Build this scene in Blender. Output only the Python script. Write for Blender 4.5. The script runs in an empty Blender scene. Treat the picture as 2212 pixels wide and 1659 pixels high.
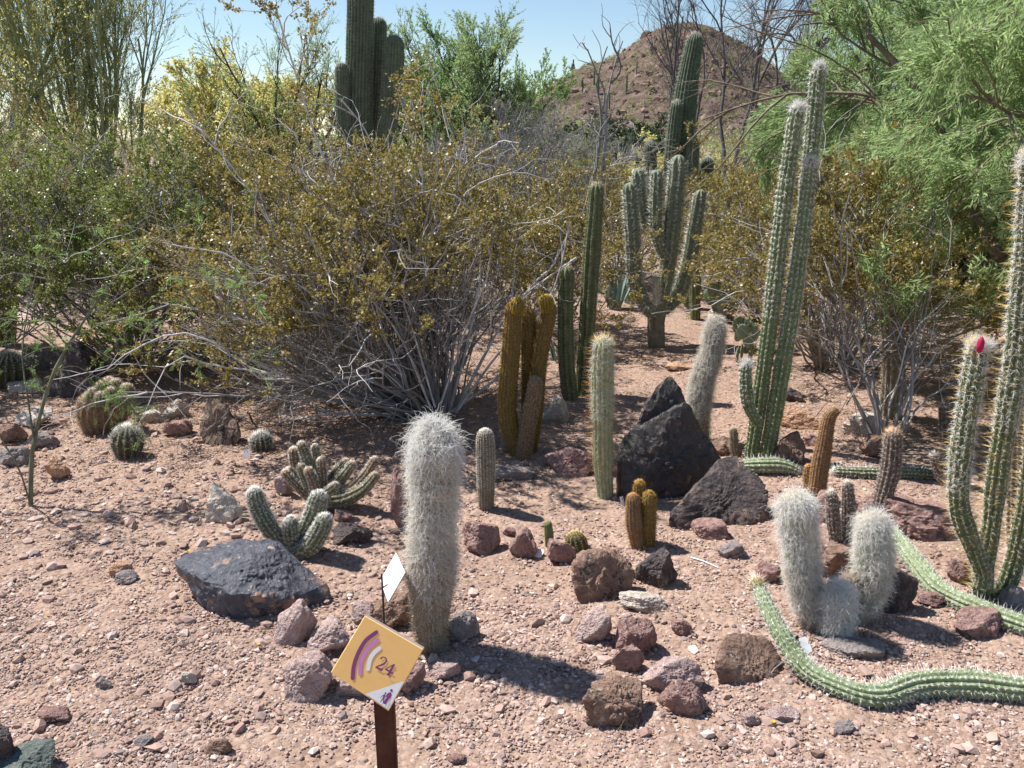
import bpy, bmesh, math, random
import numpy as np
from mathutils import Vector, Matrix

# ------------------------------------------------------------------ camera
SC = bpy.context.scene
CAM_H = 1.55
PITCH = math.radians(16.05)
FPX = 1840.7            # focal length in pixels of a 2212 px wide picture
CU, CV = 1106.0, 829.5
cam_data = bpy.data.cameras.new("camera")
cam = bpy.data.objects.new("camera", cam_data)
SC.collection.objects.link(cam)
cam.location = (0, 0, CAM_H)
cam.rotation_euler = (math.radians(90) - PITCH, 0, 0)
cam_data.sensor_width = 36
cam_data.lens = 36 * FPX / 2212
cam_data.clip_start = 0.05
cam_data.clip_end = 3000
SC.camera = cam

# ------------------------------------------------------------------ light
SUN_EL = math.radians(55.5)
SUN_AZ = math.atan2(-0.90, 0.43)      # sun stands to the left and ahead
world = bpy.data.worlds.new("World")
SC.world = world
world.use_nodes = True
wt = world.node_tree
for n in list(wt.nodes): wt.nodes.remove(n)
sky = wt.nodes.new('ShaderNodeTexSky'); sky.sky_type = 'NISHITA'
sky.sun_disc = False
sky.sun_elevation = SUN_EL; sky.sun_rotation = SUN_AZ
sky.air_density = 1.0; sky.dust_density = 0.0; sky.ozone_density = 2.2
bg = wt.nodes.new('ShaderNodeBackground'); bg.inputs[1].default_value = 0.078
wo = wt.nodes.new('ShaderNodeOutputWorld')
wt.links.new(sky.outputs[0], bg.inputs[0]); wt.links.new(bg.outputs[0], wo.inputs[0])
sl = bpy.data.lights.new("sun", 'SUN'); sl.energy = 5.0; sl.angle = math.radians(0.55)
sl.color = (1.0, 0.965, 0.91)
so = bpy.data.objects.new("sun", sl); SC.collection.objects.link(so)
sdir = Vector((math.sin(SUN_AZ) * math.cos(SUN_EL), math.cos(SUN_AZ) * math.cos(SUN_EL), math.sin(SUN_EL)))
so.rotation_euler = sdir.to_track_quat('Z', 'Y').to_euler()
SC.view_settings.view_transform = 'Standard'
SC.view_settings.look = 'None'
SC.view_settings.exposure = 0.8
SC.view_settings.gamma = 1.0
SC.cycles.max_bounces = 8
SC.cycles.diffuse_bounces = 5
SC.cycles.transparent_max_bounces = 6

# ------------------------------------------------------------------ numeric helpers
RNG = np.random.default_rng(7)
def seed(n):
    global RNG
    RNG = np.random.default_rng(n)

def _hash(ix, iy, iz, s):
    h = (ix.astype(np.int64) * 374761393 + iy.astype(np.int64) * 668265263 + iz.astype(np.int64) * 2147483647 + s * 974634777) & 0x7fffffff
    h = ((h ^ (h >> 13)) * 1274126177) & 0x7fffffff
    h = ((h ^ (h >> 16)) * 668265263) & 0x7fffffff
    return (h ^ (h >> 15)) / float(0x7fffffff)
def noise3(p, s=0):
    p = np.asarray(p, float)
    i = np.floor(p).astype(np.int64); f = p - i; f = f * f * (3 - 2 * f)
    r = 0
    for dx in (0, 1):
        for dy in (0, 1):
            for dz in (0, 1):
                w = (f[:, 0] if dx else 1 - f[:, 0]) * (f[:, 1] if dy else 1 - f[:, 1]) * (f[:, 2] if dz else 1 - f[:, 2])
                r = r + w * _hash(i[:, 0] + dx, i[:, 1] + dy, i[:, 2] + dz, s)
    return r * 2 - 1
def fbm(p, oct=4, s=0, gain=.5):
    r = 0; a = 1.0; p = np.asarray(p, float)
    for k in range(oct):
        r = r + a * noise3(p * (2.03 ** k) + k * 17.3, s + k); a *= gain
    return r
def unit(v):
    return v / np.maximum(np.linalg.norm(v, axis=-1, keepdims=True), 1e-9)
def rnd_unit(n):
    return unit(RNG.normal(size=(n, 3)))

def ground_z(x, y):
    x = np.atleast_1d(np.asarray(x, float)); y = np.atleast_1d(np.asarray(y, float))
    z0 = np.zeros_like(x)
    near = np.clip(1.3 - np.hypot(x, y - 3) / 30, 0, 1)
    z = .045 * fbm(np.stack([x * .55, y * .55, z0], 1), 2, 3) * near
    z += .012 * fbm(np.stack([x * 2.6, y * 2.6, z0 + 4], 1), 3, 9) * near
    return z

FWD = np.array([0, math.cos(PITCH), -math.sin(PITCH)])
UPV = np.array([0, math.sin(PITCH), math.cos(PITCH)])
CAMP = np.array([0, 0, CAM_H])
def ray(u, v):
    return np.array([(u - CU) / FPX, 0, 0]) + FWD - UPV * ((v - CV) / FPX)
def G(u, v, lift=0.0):
    """point of the ground seen at a place of the photograph"""
    d = ray(u, v); z = 0.0
    for _ in range(8):
        t = (z + lift - CAM_H) / d[2]
        p = CAMP + d * t
        z = float(ground_z(p[0], p[1])[0])
    return p
def AT(u, v, y):
    d = ray(u, v)
    return CAMP + d * (y / d[1])
def px(p):
    """metres per pixel (2212 wide) at a point"""
    return float(np.dot(np.asarray(p) - CAMP, FWD)) / FPX

# ------------------------------------------------------------------ mesh building
class MB:
    def __init__(s): s.V = []; s.F = {}; s.n = 0
    def add(s, V, F, smooth=True):
        V = np.asarray(V, np.float32).reshape(-1, 3); F = np.asarray(F, np.int32)
        s.F.setdefault((F.shape[1], smooth), []).append(F + s.n)
        s.V.append(V); s.n += len(V)
    def mesh(s, name, mats):
        me = bpy.data.meshes.new(name)
        V = np.concatenate(s.V) if s.V else np.zeros((0, 3), np.float32)
        me.vertices.add(len(V)); me.vertices.foreach_set('co', V.ravel())
        loops = []; tot = []; sm = []
        for (k, smooth), L in s.F.items():
            F = np.concatenate(L)
            loops.append(F.ravel()); tot.append(np.full(len(F), k, np.int32)); sm.append(np.full(len(F), smooth))
        loops = np.concatenate(loops); tot = np.concatenate(tot); sm = np.concatenate(sm)
        me.loops.add(len(loops)); me.loops.foreach_set('vertex_index', loops)
        me.polygons.add(len(tot))
        st = np.concatenate([[0], np.cumsum(tot)[:-1]]).astype(np.int32)
        me.polygons.foreach_set('loop_start', st)
        me.polygons.foreach_set('use_smooth', sm)
        if not isinstance(mats, (list, tuple)): mats = [mats]
        for m in mats: me.materials.append(m)
        me.update(calc_edges=True)
        return me
    def obj(s, name, mats, parent=None, loc=None, off=None):
        if off is not None: s.V = [v - np.asarray(off, np.float32) for v in s.V]
        o = bpy.data.objects.new(name, s.mesh(name, mats))
        SC.collection.objects.link(o)
        if parent is not None: o.parent = parent
        if loc is not None: o.location = tuple(float(a) for a in loc)
        return o

def tag(o, label=None, cat=None, group=None, kind=None):
    if label: o['label'] = label
    if cat: o['category'] = cat
    if group: o['group'] = group
    if kind: o['kind'] = kind
    return o
def empty(name, loc, label, cat, group=None):
    o = bpy.data.objects.new(name, None); SC.collection.objects.link(o)
    o.location = tuple(float(a) for a in loc); o.empty_display_size = .05
    return tag(o, label, cat, group)
def copy_tree(o, parent=None):
    c = o.copy(); SC.collection.objects.link(c)
    if parent is not None: c.parent = parent
    for ch in list(o.children): copy_tree(ch, c)
    return c

def tubes(P, R, k=5, caps=False):
    """P (M,S,3) polylines, R (M,S) radii -> verts, quads"""
    P = np.asarray(P, float); R = np.asarray(R, float)
    M, S, _ = P.shape
    T = np.empty_like(P); T[:, 1:-1] = P[:, 2:] - P[:, :-2]; T[:, 0] = P[:, 1] - P[:, 0]; T[:, -1] = P[:, -1] - P[:, -2]
    T = unit(T)
    ref = np.where(np.abs(unit(P[:, -1] - P[:, 0])[:, 2:3]) > .8, np.array([[1., 0, 0]]), np.array([[0, 0, 1.]]))
    N = unit(np.cross(T, ref[:, None, :])); B = np.cross(T, N)
    a = np.arange(k) * 2 * math.pi / k
    V = P[:, :, None] + R[:, :, None, None] * (N[:, :, None] * np.cos(a)[None, None, :, None] + B[:, :, None] * np.sin(a)[None, None, :, None])
    base = (np.arange(M) * S * k)[:, None, None]; ii = (np.arange(S - 1) * k)[None, :, None]; jj = np.arange(k)[None, None, :]; j2 = (jj + 1) % k
    F = np.stack([base + ii + jj, base + ii + j2, base + ii + k + j2, base + ii + k + jj], -1).reshape(-1, 4)
    return V.reshape(-1, 3), F
def spikes(P, D, L, r, k=3):
    """straight thin pointed spines: one pyramid each"""
    M = len(P); D = unit(D)
    ref = np.where(np.abs(D[:, 2:3]) > .8, np.array([[1., 0, 0]]), np.array([[0, 0, 1.]]))
    N = unit(np.cross(D, ref)); B = np.cross(D, N)
    a = np.arange(k) * 2 * math.pi / k
    r = np.broadcast_to(np.asarray(r, float), (M,))
    ring = P[:, None] + r[:, None, None] * (N[:, None] * np.cos(a)[None, :, None] + B[:, None] * np.sin(a)[None, :, None])
    tip = (P + D * np.asarray(L).reshape(-1, 1))[:, None]
    V = np.concatenate([ring, tip], 1)
    b = (np.arange(M) * (k + 1))[:, None]; j = np.arange(k)[None]
    F = np.stack([b + j, b + (j + 1) % k, np.broadcast_to(b + k, (M, k))], -1).reshape(-1, 3)
    return V.reshape(-1, 3), F
def hairs(P, D, L, r, segs=4, curl=.6, droop=0., k=3):
    """curly hairs as thin tapering tubes"""
    M = len(P); pts = [P]; d = unit(D); step = (np.asarray(L).reshape(-1, 1)) / segs
    for i in range(segs):
        d = unit(d + RNG.normal(size=(M, 3)) * curl + np.array([0, 0, -droop]))
        pts.append(pts[-1] + d * step)
    R = np.linspace(1, .25, segs + 1)[None] * np.asarray(r).reshape(-1, 1) * np.ones((M, 1))
    return tubes(np.stack(pts, 1), R, k)
def leaves(P, D, L, W, N=None):
    """flat rhombic leaves, each slightly folded"""
    M = len(P); D = unit(D)
    if N is None: N = rnd_unit(M)
    S = unit(np.cross(D, N)); U = np.cross(S, D)
    L = np.asarray(L).reshape(-1, 1) * np.ones((M, 1)); W = np.asarray(W).reshape(-1, 1) * np.ones((M, 1))
    V = np.stack([P, P + D * L * .45 + S * W * .5 + U * W * .15, P + D * L, P + D * L * .5 - S * W * .5 + U * W * .15], 1)
    b = (np.arange(M) * 4)[:, None]
    return V.reshape(-1, 3), b + np.array([[0, 1, 2, 3]])

# icospheres
def _ico(sub):
    bm = bmesh.new(); bmesh.ops.create_icosphere(bm, subdivisions=sub, radius=1)
    V = np.array([v.co[:] for v in bm.verts]); F = np.array([[v.index for v in f.verts] for f in bm.faces]); bm.free()
    return V, F
ICO = {i: _ico(i) for i in (1, 2, 3, 4, 5)}
def rot_rand(n):
    q = unit(RNG.normal(size=(n, 4))); w, x, y, z = q.T
    return np.stack([1 - 2 * (y * y + z * z), 2 * (x * y - z * w), 2 * (x * z + y * w), 2 * (x * y + z * w), 1 - 2 * (x * x + z * z), 2 * (y * z - x * w), 2 * (x * z - y * w), 2 * (y * z + x * w), 1 - 2 * (x * x + y * y)], 1).reshape(n, 3, 3)

# ------------------------------------------------------------------ materials
def new_mat(name):
    m = bpy.data.materials.new(name); m.use_nodes = True
    nt = m.node_tree
    for n in list(nt.nodes): nt.nodes.remove(n)
    out = nt.nodes.new('ShaderNodeOutputMaterial')
    b = nt.nodes.new('ShaderNodeBsdfPrincipled')
    nt.links.new(b.outputs[0], out.inputs[0])
    return m, nt, b, out
def ramp(nt, cols, inp, lo=0., hi=1.):
    r = nt.nodes.new('ShaderNodeValToRGB'); e = r.color_ramp.elements
    n = len(cols)
    while len(e) < n: e.new(.5)
    for i, c in enumerate(cols):
        if len(c) == 4: p, c = c[0], c[1:]
        else: p = lo + (hi - lo) * i / max(1, n - 1)
        e[i].position = p; e[i].color = (*c, 1)
    nt.links.new(inp, r.inputs[0]); return r
def mat(name, cols, scale=8., rough=.9, bump=.3, bscale=None, island=None, lo=.3, hi=.7, trans=0., spec=.2, stretch=None, detail=6., patch=None, bdist=.01, soft=.5):
    """noise coloured material; island: second colour range picked per loose piece; patch: (colours, scale, lo, hi) stains"""
    m, nt, b, out = new_mat(name); L = nt.links.new; N = nt.nodes.new
    b.inputs['Roughness'].default_value = rough
    b.inputs['Specular IOR Level'].default_value = spec
    tc = N('ShaderNodeTexCoord'); mp = N('ShaderNodeMapping'); L(tc.outputs['Object'], mp.inputs[0])
    if stretch: mp.inputs['Scale'].default_value = stretch
    nz = N('ShaderNodeTexNoise'); nz.inputs['Scale'].default_value = scale; nz.inputs['Detail'].default_value = detail
    nz.inputs['Roughness'].default_value = .62
    L(mp.outputs[0], nz.inputs['Vector'])
    col = ramp(nt, cols, nz.outputs[0], lo, hi).outputs[0]
    if island:
        g = N('ShaderNodeNewGeometry'); r2 = ramp(nt, island, g.outputs['Random Per Island'], 0, 1)
        mx = N('ShaderNodeMix'); mx.data_type = 'RGBA'; mx.inputs[0].default_value = soft
        L(col, mx.inputs[6]); L(r2.outputs[0], mx.inputs[7]); col = mx.outputs[2]
    if patch:
        for pc, ps, plo, phi in patch:
            n2 = N('ShaderNodeTexNoise'); n2.inputs['Scale'].default_value = ps; n2.inputs['Detail'].default_value = 7; n2.inputs['Roughness'].default_value = .68
            L(mp.outputs[0], n2.inputs['Vector'])
            mr = N('ShaderNodeMapRange'); mr.inputs[1].default_value = plo; mr.inputs[2].default_value = phi
            L(n2.outputs[0], mr.inputs[0])
            mx = N('ShaderNodeMix'); mx.data_type = 'RGBA'; L(mr.outputs[0], mx.inputs[0]); L(col, mx.inputs[6]); mx.inputs[7].default_value = (*pc, 1)
            col = mx.outputs[2]
    L(col, b.inputs['Base Color'])
    if bump:
        n3 = N('ShaderNodeTexNoise'); n3.inputs['Scale'].default_value = bscale or scale * 4; n3.inputs['Detail'].default_value = 8; n3.inputs['Roughness'].default_value = .65
        L(mp.outputs[0], n3.inputs['Vector'])
        bp = N('ShaderNodeBump'); bp.inputs['Strength'].default_value = bump; bp.inputs['Distance'].default_value = bdist
        L(n3.outputs[0], bp.inputs['Height']); L(bp.outputs[0], b.inputs['Normal'])
    if trans:
        t = N('ShaderNodeBsdfTranslucent'); L(col, t.inputs[0]); ms = N('ShaderNodeMixShader'); ms.inputs[0].default_value = trans
        L(b.outputs[0], ms.inputs[1]); L(t.outputs[0], ms.inputs[2]); L(ms.outputs[0], out.inputs[0])
    return m

# ground: pinkish decomposed granite, pebble cells at two sizes
def ground_mat():
    m, nt, b, out = new_mat('desert_soil'); L = nt.links.new; N = nt.nodes.new
    b.inputs['Roughness'].default_value = .95; b.inputs['Specular IOR Level'].default_value = .1
    g = N('ShaderNodeNewGeometry')
    n1 = N('ShaderNodeTexNoise'); n1.inputs['Scale'].default_value = 1.9; n1.inputs['Detail'].default_value = 9; n1.inputs['Roughness'].default_value = .7
    L(g.outputs['Position'], n1.inputs['Vector'])
    c1 = ramp(nt, [(.18, .117, .09), (.265, .18, .145), (.355, .25, .207)], n1.outputs[0], .32, .68)
    col = c1.outputs[0]; heights = []
    for sc, fac, cols in ((42, .42, [(.15, .09, .065), (.30, .19, .14), (.40, .27, .20), (.48, .36, .28), (.26, .21, .18), (.33, .20, .13)]),
                    (110, .30, [(.16, .10, .075), (.36, .24, .18), (.50, .38, .29)])):
        v = N('ShaderNodeTexVoronoi'); v.inputs['Scale'].default_value = sc; v.inputs['Randomness'].default_value = 1
        L(g.outputs['Position'], v.inputs['Vector'])
        sep = N('ShaderNodeSeparateColor'); L(v.outputs['Color'], sep.inputs[0])
        rc = ramp(nt, cols, sep.outputs[0])
        mx = N('ShaderNodeMix'); mx.data_type = 'RGBA'; mx.inputs[0].default_value = fac
        L(col, mx.inputs[6]); L(rc.outputs[0], mx.inputs[7]); col = mx.outputs[2]
        heights.append(v.outputs['Distance'])
    L(col, b.inputs['Base Color'])
    n2 = N('ShaderNodeTexNoise'); n2.inputs['Scale'].default_value = 60; n2.inputs['Detail'].default_value = 8; L(g.outputs['Position'], n2.inputs['Vector'])
    bp0 = N('ShaderNodeBump'); bp0.inputs['Strength'].default_value = .5; bp0.inputs['Distance'].default_value = .01; L(n2.outputs[0], bp0.inputs['Height'])
    bp = N('ShaderNodeBump'); bp.inputs['Strength'].default_value = .8; bp.inputs['Distance'].default_value = .008; bp.invert = True
    L(heights[0], bp.inputs['Height']); L(bp0.outputs[0], bp.inputs['Normal'])
    L(bp.outputs[0], b.inputs['Normal'])
    return m
M = {}
M['soil'] = ground_mat()

# ------------------------------------------------------------------ ground sheet
def build_ground():
    def axis(parts):
        a = []
        for lo, hi, st in parts: a.append(np.arange(lo, hi - st * .5, st))
        return np.concatenate(a)
    geo = 9 * (1.22 ** np.arange(0, 26))
    geo = geo[geo < 1500]
    x = np.concatenate([-geo[::-1], axis([(-9 + .08, -3.2, .08), (-3.2, 3.2, .022), (3.2, 9, .08)]), geo])
    y = np.concatenate([-np.array([1400, 600, 200, 60, 20, 8, 3]), axis([(-1, 1, .2), (1, 5.5, .022), (5.5, 14, .08)]), 14 * (1.2 ** np.arange(0, 26))])
    X, Y = np.meshgrid(x, y)
    Z = ground_z(X.ravel(), Y.ravel())
    nearw = (np.abs(X.ravel()) < 4) & (Y.ravel() < 6)
    Z = Z + np.where(nearw, .004 * noise3(np.stack([X.ravel() * 22, Y.ravel() * 22, Z * 0], 1), 5), 0)
    V = np.stack([X.ravel(), Y.ravel(), Z], 1)
    nx, ny = len(x), len(y)
    i = (np.arange(ny - 1)[:, None] * nx + np.arange(nx - 1)[None]).ravel()
    F = np.stack([i, i + 1, i + 1 + nx, i + nx], 1)
    mb = MB(); mb.add(V, F, True)
    tag(mb.obj('ground', M['soil']), kind='structure')
build_ground()

# ------------------------------------------------------------------ gravel
M['gravel'] = mat('gravel_stone', [(.40, .26, .20), (.52, .37, .30)], 30, .9, .25, 160, lo=.35, hi=.65, detail=3, soft=.85,
    island=[(0.159, 0.103, 0.084), (0.318, 0.211, 0.174), (0.392, 0.27, 0.224), (0.466, 0.346, 0.297), (0.265, 0.157, 0.129), (0.551, 0.454, 0.403), (0.36, 0.243, 0.202), (0.212, 0.178, 0.174), (0.339, 0.221, 0.185), (0.636, 0.562, 0.515)])
def gravel():
    seed(11)
    V0, F0 = ICO[1]
    mb = MB()
    def batch(n, smin, smax, y0, y1, power, flat, k=1.5, at=None):
        yy = (RNG.random(n) * (y1 ** (1 - power) - y0 ** (1 - power)) + y0 ** (1 - power)) ** (1 / (1 - power))
        xx = (RNG.random(n) * 2 - 1) * (yy * .72 + .5)
        # clumps and bare drifts
        dn = noise3(np.stack([xx * 1.7, yy * 1.7, xx * 0], 1), 21) + .6 * noise3(np.stack([xx * 6, yy * 6, xx * 0], 1), 22)
        if at is not None:
            ci = RNG.integers(0, len(at), n); A = np.array(at)[ci]; xx = A[:, 0] + RNG.normal(size=n) * A[:, 2]; yy = A[:, 1] + RNG.normal(size=n) * A[:, 3]
        keep = RNG.random(n) < np.clip(.62 + .65 * dn, .08, 1)
        xx, yy = xx[keep], yy[keep]; m = len(xx)
        size = smin * (smax / smin) ** (RNG.random(m) ** k)
        Vv = V0[None] * (1 + .22 * RNG.normal(size=(m, len(V0), 1)).clip(-1.6, 1.6))
        sc = size[:, None] * np.stack([RNG.uniform(.8, 1.5, m), RNG.uniform(.7, 1.1, m), RNG.uniform(flat, flat + .35, m)], 1)
        a = RNG.random(m) * 6.283; ca, sa = np.cos(a), np.sin(a)
        Vv = Vv * sc[:, None]
        tl = RNG.normal(size=m) * .3
        Vv = np.stack([Vv[..., 0], Vv[..., 1] * np.cos(tl)[:, None] - Vv[..., 2] * np.sin(tl)[:, None], Vv[..., 1] * np.sin(tl)[:, None] + Vv[..., 2] * np.cos(tl)[:, None]], -1)
        Vv = np.stack([Vv[..., 0] * ca[:, None] - Vv[..., 1] * sa[:, None], Vv[..., 0] * sa[:, None] + Vv[..., 1] * ca[:, None], Vv[..., 2]], -1)
        z = ground_z(xx, yy) + sc[:, 2] * .35
        Vv = Vv + np.stack([xx, yy, z], 1)[:, None]
        F = F0[None] + (np.arange(m) * len(V0))[:, None, None]
        mb.add(Vv.reshape(-1, 3), F.reshape(-1, 3), False)
    batch(210000, .0022, .0068, 1.2, 5.5, 1.6, .5)
    batch(22000, .005, .011, 1.2, 9, 1.7, .45, 2.2)
    batch(2200, .011, .024, 1.3, 9, 1.8, .45, 2.6)
    batch(1500, .007, .026, 0, 1, 0, .45, 2.0, at=[(-1.75, 3.3, .7, .35), (-2.2, 3.9, .8, .5), (-1.0, 3.6, .5, .4)])
    batch(5000, .004, .013, 0, 1, 0, .45, 1.6, at=[(-.25, 2.5, .35, .3), (.5, 2.7, .5, .5), (-.6, 2.5, .4, .3), (1.0, 2.3, .5, .3), (-1.2, 2.0, .6, .3), (.9, 4.2, .8, .6)])
    o = mb.obj('gravel', M['gravel']); tag(o, 'pinkish brown gravel strewn over the ground', 'gravel', kind='stuff')
gravel()

# ------------------------------------------------------------------ rocks
def rockmat(name, cols, s=1., rough=.9, spec=.2, patch=(), bump=1., bdist=.012, stretch=None):
    """mottled stone: broad tone, fine grain and coarse plus fine relief"""
    m = mat(name, cols, 26 * s, rough, 0, lo=.28, hi=.72, spec=spec, detail=10, patch=list(patch), stretch=stretch)
    nt = m.node_tree; L = nt.links.new; N = nt.nodes.new
    b = [n for n in nt.nodes if n.type == 'BSDF_PRINCIPLED'][0]; mp = [n for n in nt.nodes if n.type == 'MAPPING'][0]
    prev = None
    for sc, st, bd in ((14 * s, .9, bdist * 2.2), (55 * s, .9, bdist), (190 * s, .7, bdist * .35)):
        n = N('ShaderNodeTexNoise'); n.inputs['Scale'].default_value = sc; n.inputs['Detail'].default_value = 6; n.inputs['Roughness'].default_value = .7
        L(mp.outputs[0], n.inputs['Vector']); bp = N('ShaderNodeBump'); bp.inputs['Strength'].default_value = st * bump; bp.inputs['Distance'].default_value = bd
        L(n.outputs[0], bp.inputs['Height'])
        if prev: L(prev.outputs[0], bp.inputs['Normal'])
        prev = bp
    L(prev.outputs[0], b.inputs['Normal'])
    return m
M['varnish'] = rockmat('black_varnished_rock', [(0.0343, 0.0363, 0.0491), (0.0655, 0.0693, 0.091), (0.117, 0.119, 0.146)], 1, .42, .55, bump=.75, patch=[((0.312, 0.191, 0.136), 9, .57, .62), ((0.499, 0.347, 0.273), 34, .61, .67)])
M['varnish_dark'] = rockmat('brown_black_varnished_rock', [(.024, .021, .021), (.045, .039, .038), (.085, .07, .066)], 1, .45, .5, bump=.75, patch=[((.17, .10, .07), 9, .57, .63), ((.28, .18, .13), 34, .62, .68)])
M['varnish_brown'] = rockmat('brown_black_rock', [(0.0378, 0.0333, 0.037), (0.0864, 0.0654, 0.0635), (0.162, 0.119, 0.106)], 1, .6, .4, patch=[((0.302, 0.214, 0.166), 9, .56, .62), ((0.027, 0.0261, 0.0331), 20, .57, .62)])
M['brown'] = rockmat('brown_boulder', [(0.162, 0.101, 0.0743), (0.297, 0.189, 0.142), (0.419, 0.284, 0.216)], 1.2, .85, .2, patch=[((0.081, 0.0675, 0.0607), 14, .53, .60), ((0.54, 0.392, 0.297), 30, .58, .66)])
M['maroon'] = rockmat('maroon_rock', [(0.238, 0.133, 0.119), (0.378, 0.231, 0.203), (0.532, 0.364, 0.322)], 1.5, patch=[((0.168, 0.112, 0.105), 22, .54, .62), ((0.644, 0.49, 0.434), 50, .60, .68)])
M['pink'] = rockmat('pink_rock', [(0.375, 0.256, 0.231), (0.525, 0.381, 0.35), (0.675, 0.525, 0.481)], 1.5, patch=[((0.275, 0.175, 0.156), 20, .56, .64), ((0.75, 0.625, 0.575), 45, .58, .66)])
M['pale'] = rockmat('pale_rock', [(0.46, 0.38, 0.31), (0.632, 0.552, 0.471), (0.782, 0.713, 0.632)], 1.3, patch=[((0.437, 0.276, 0.196), 14, .56, .64), ((0.184, 0.161, 0.149), 30, .62, .68)])
M['orange'] = rockmat('orange_sandstone', [(0.408, 0.228, 0.144), (0.564, 0.336, 0.216), (0.684, 0.468, 0.324)], 1.3, patch=[((0.3, 0.168, 0.12), 18, .56, .64)])
M['grey'] = rockmat('grey_rock', [(0.213, 0.181, 0.175), (0.325, 0.281, 0.269), (0.45, 0.4, 0.375)], 1.4, patch=[((0.45, 0.35, 0.3), 16, .55, .63)])
M['bark_rock'] = rockmat('banded_brown_rock', [(0.163, 0.112, 0.0875), (0.325, 0.231, 0.181), (0.475, 0.35, 0.275)], 1, stretch=(3.2, 3.2, .6), patch=[((0.0625, 0.0525, 0.0475), 9, .54, .60)])
M['green_grey'] = rockmat('grey_green_rock', [(0.096, 0.114, 0.102), (0.168, 0.192, 0.174), (0.252, 0.264, 0.24)], 1.2, patch=[((0.192, 0.144, 0.12), 14, .56, .64)])

def hull_planes(pts):
    bm = bmesh.new()
    for p in pts: bm.verts.new(p)
    bmesh.ops.convex_hull(bm, input=bm.verts)
    bm.normal_update()
    c = np.mean([v.co[:] for v in bm.verts if v.link_faces], axis=0)
    out = {}
    for f in bm.faces:
        n = np.array(f.normal); h = float(np.dot(n, np.array(f.verts[0].co) - c))
        if h < 0: n, h = -n, -h
        out[tuple(np.round(n, 2))] = (n, max(h, 1e-4))
    bm.free()
    return c, np.array([a for a, b in out.values()]), np.array([b for a, b in out.values()])
def rock_mesh(N, H, sub, rough, sd, p=16, size=1., ridge=.5):
    V, F = ICO[sub]
    q = np.clip((V @ N.T) / H[None], 0, None)
    r = (q ** p).sum(1) ** (-1 / p)
    P = V * r[:, None]
    f = P / size
    w = f + .25 * np.stack([noise3(f * 3 + k * 9.1, sd + k) for k in range(3)], 1)
    d = fbm(f * 2.2 + sd, 3, sd) * .55 + .5 * fbm(w * 6 + sd, 5, sd + 5, .62) - ridge * .9 * np.clip(.28 - np.abs(fbm(w * 2.6 - sd, 3, sd + 9)), 0, 1) * 2
    P = P + V * (d * rough * size)[:, None]
    P = P + V * (.012 * size * fbm(f * 19 + sd, 3, sd + 30, .7))[:, None]
    st = fbm(f * 1.6 + 5 + sd, 2, sd + 50) * 4; P = P + V * ((np.floor(st) + np.clip((st - np.floor(st)) * 5, 0, 1)) * .011 * size)[:, None]
    return P, F
ROCKS = []
def rock(u, vb, vt, w, mt, label, dr=.8, sd=1, facets=15, rough=.10, sub=4, p=12, group=None, name='rock', rot=0., lumpy=1.):
    seed(100 + sd)
    g = G(u, vb); W = w * px(g) * 1.0; D = W * dr
    yc = g[1] + D * .42
    top = AT(u, vt, yc + D * .05)[2]; gz = float(ground_z(g[0], yc)[0])
    Hh = max(top - gz, W * .16)
    x = AT(u, (vb + vt) / 2, yc)[0]
    n = unit(RNG.normal(size=(facets, 3)) * np.array([1, 1, .9]))
    n = np.concatenate([n, np.array([[0, 0, -1.], [0, 0, 1], [1, 0, .2], [-1, 0, .2], [0, -1, .25], [0, 1, .2]])]); n = unit(n)
    h = np.concatenate([RNG.uniform(.58, .95, facets), np.full(6, .97)])
    P, F = rock_mesh(n, h, sub, rough * lumpy, sd, p, 1.0)
    lo, hi = P.min(0), P.max(0)
    P = (P - (lo + hi) / 2) / ((hi - lo) / 2)          # -1..1 in each axis
    zc = .30                                             # share sunk in the ground
    S = np.array([W / 2, D / 2, Hh * (1 + zc) / 2])
    P = P * S
    P[:, 2] += Hh - S[2]
    loc = np.array([x, yc, gz])
    mb = MB(); mb.add(P, F, False)
    o = mb.obj(name, M[mt], loc=loc)
    tag(o, label, 'rock', group)
    ROCKS.append((loc, W, D))
    return o
def rock_hull(u, vb, pts, mt, label, sd=1, rough=.06, p=60, name='boulder', cat='boulder', sub=5, more=()):
    g = G(u, vb); W3 = []
    for a, b, dy in pts: W3.append(AT(a, b, g[1] + dy))
    W3 = np.array(W3)
    low = W3[W3[:, 2] < .05].copy(); low[:, 2] = -.06
    W3 = np.concatenate([W3, low])
    c, N, H = hull_planes(W3)
    size = float(np.linalg.norm(W3.max(0) - W3.min(0)) / 2)
    P, F = rock_mesh(N, H, sub, rough, sd, p, size)
    loc = np.array([c[0], c[1], 0]); P = P + c - loc
    mb = MB(); mb.add(P, F, False)
    for k_, m_ in enumerate(more):            # a second block grown together with the first
        X = np.array([AT(a_, b_, g[1] + d_) for a_, b_, d_ in m_]); c2, N2, H2 = hull_planes(X); P2, F2 = rock_mesh(N2, H2, sub, rough, sd + 1 + k_, p, float(np.linalg.norm(X.max(0) - X.min(0)) / 2)); mb.add(P2 + c2 - loc, F2, False)
    o = mb.obj(name, M[mt], loc=loc); tag(o, label, cat)
    ROCKS.append((loc, W3[:, 0].max() - W3[:, 0].min(), W3[:, 1].max() - W3[:, 1].min()))
    return o
rock_hull(500, 1335, [(374, 1214, .13), (430, 1186, .26), (500, 1162, .34), (560, 1166, .36), (600, 1172, .24), (712, 1268, .16), (700, 1296, .12), (650, 1312, .07), (492, 1340, 0), (380, 1236, .16), (482, 1268, .0), (500, 1284, -.03), (610, 1292, .03)],
          'varnish', 'large flat black boulder with brown underside, near the orange number sign', sd=3, rough=.022, p=160)
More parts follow.
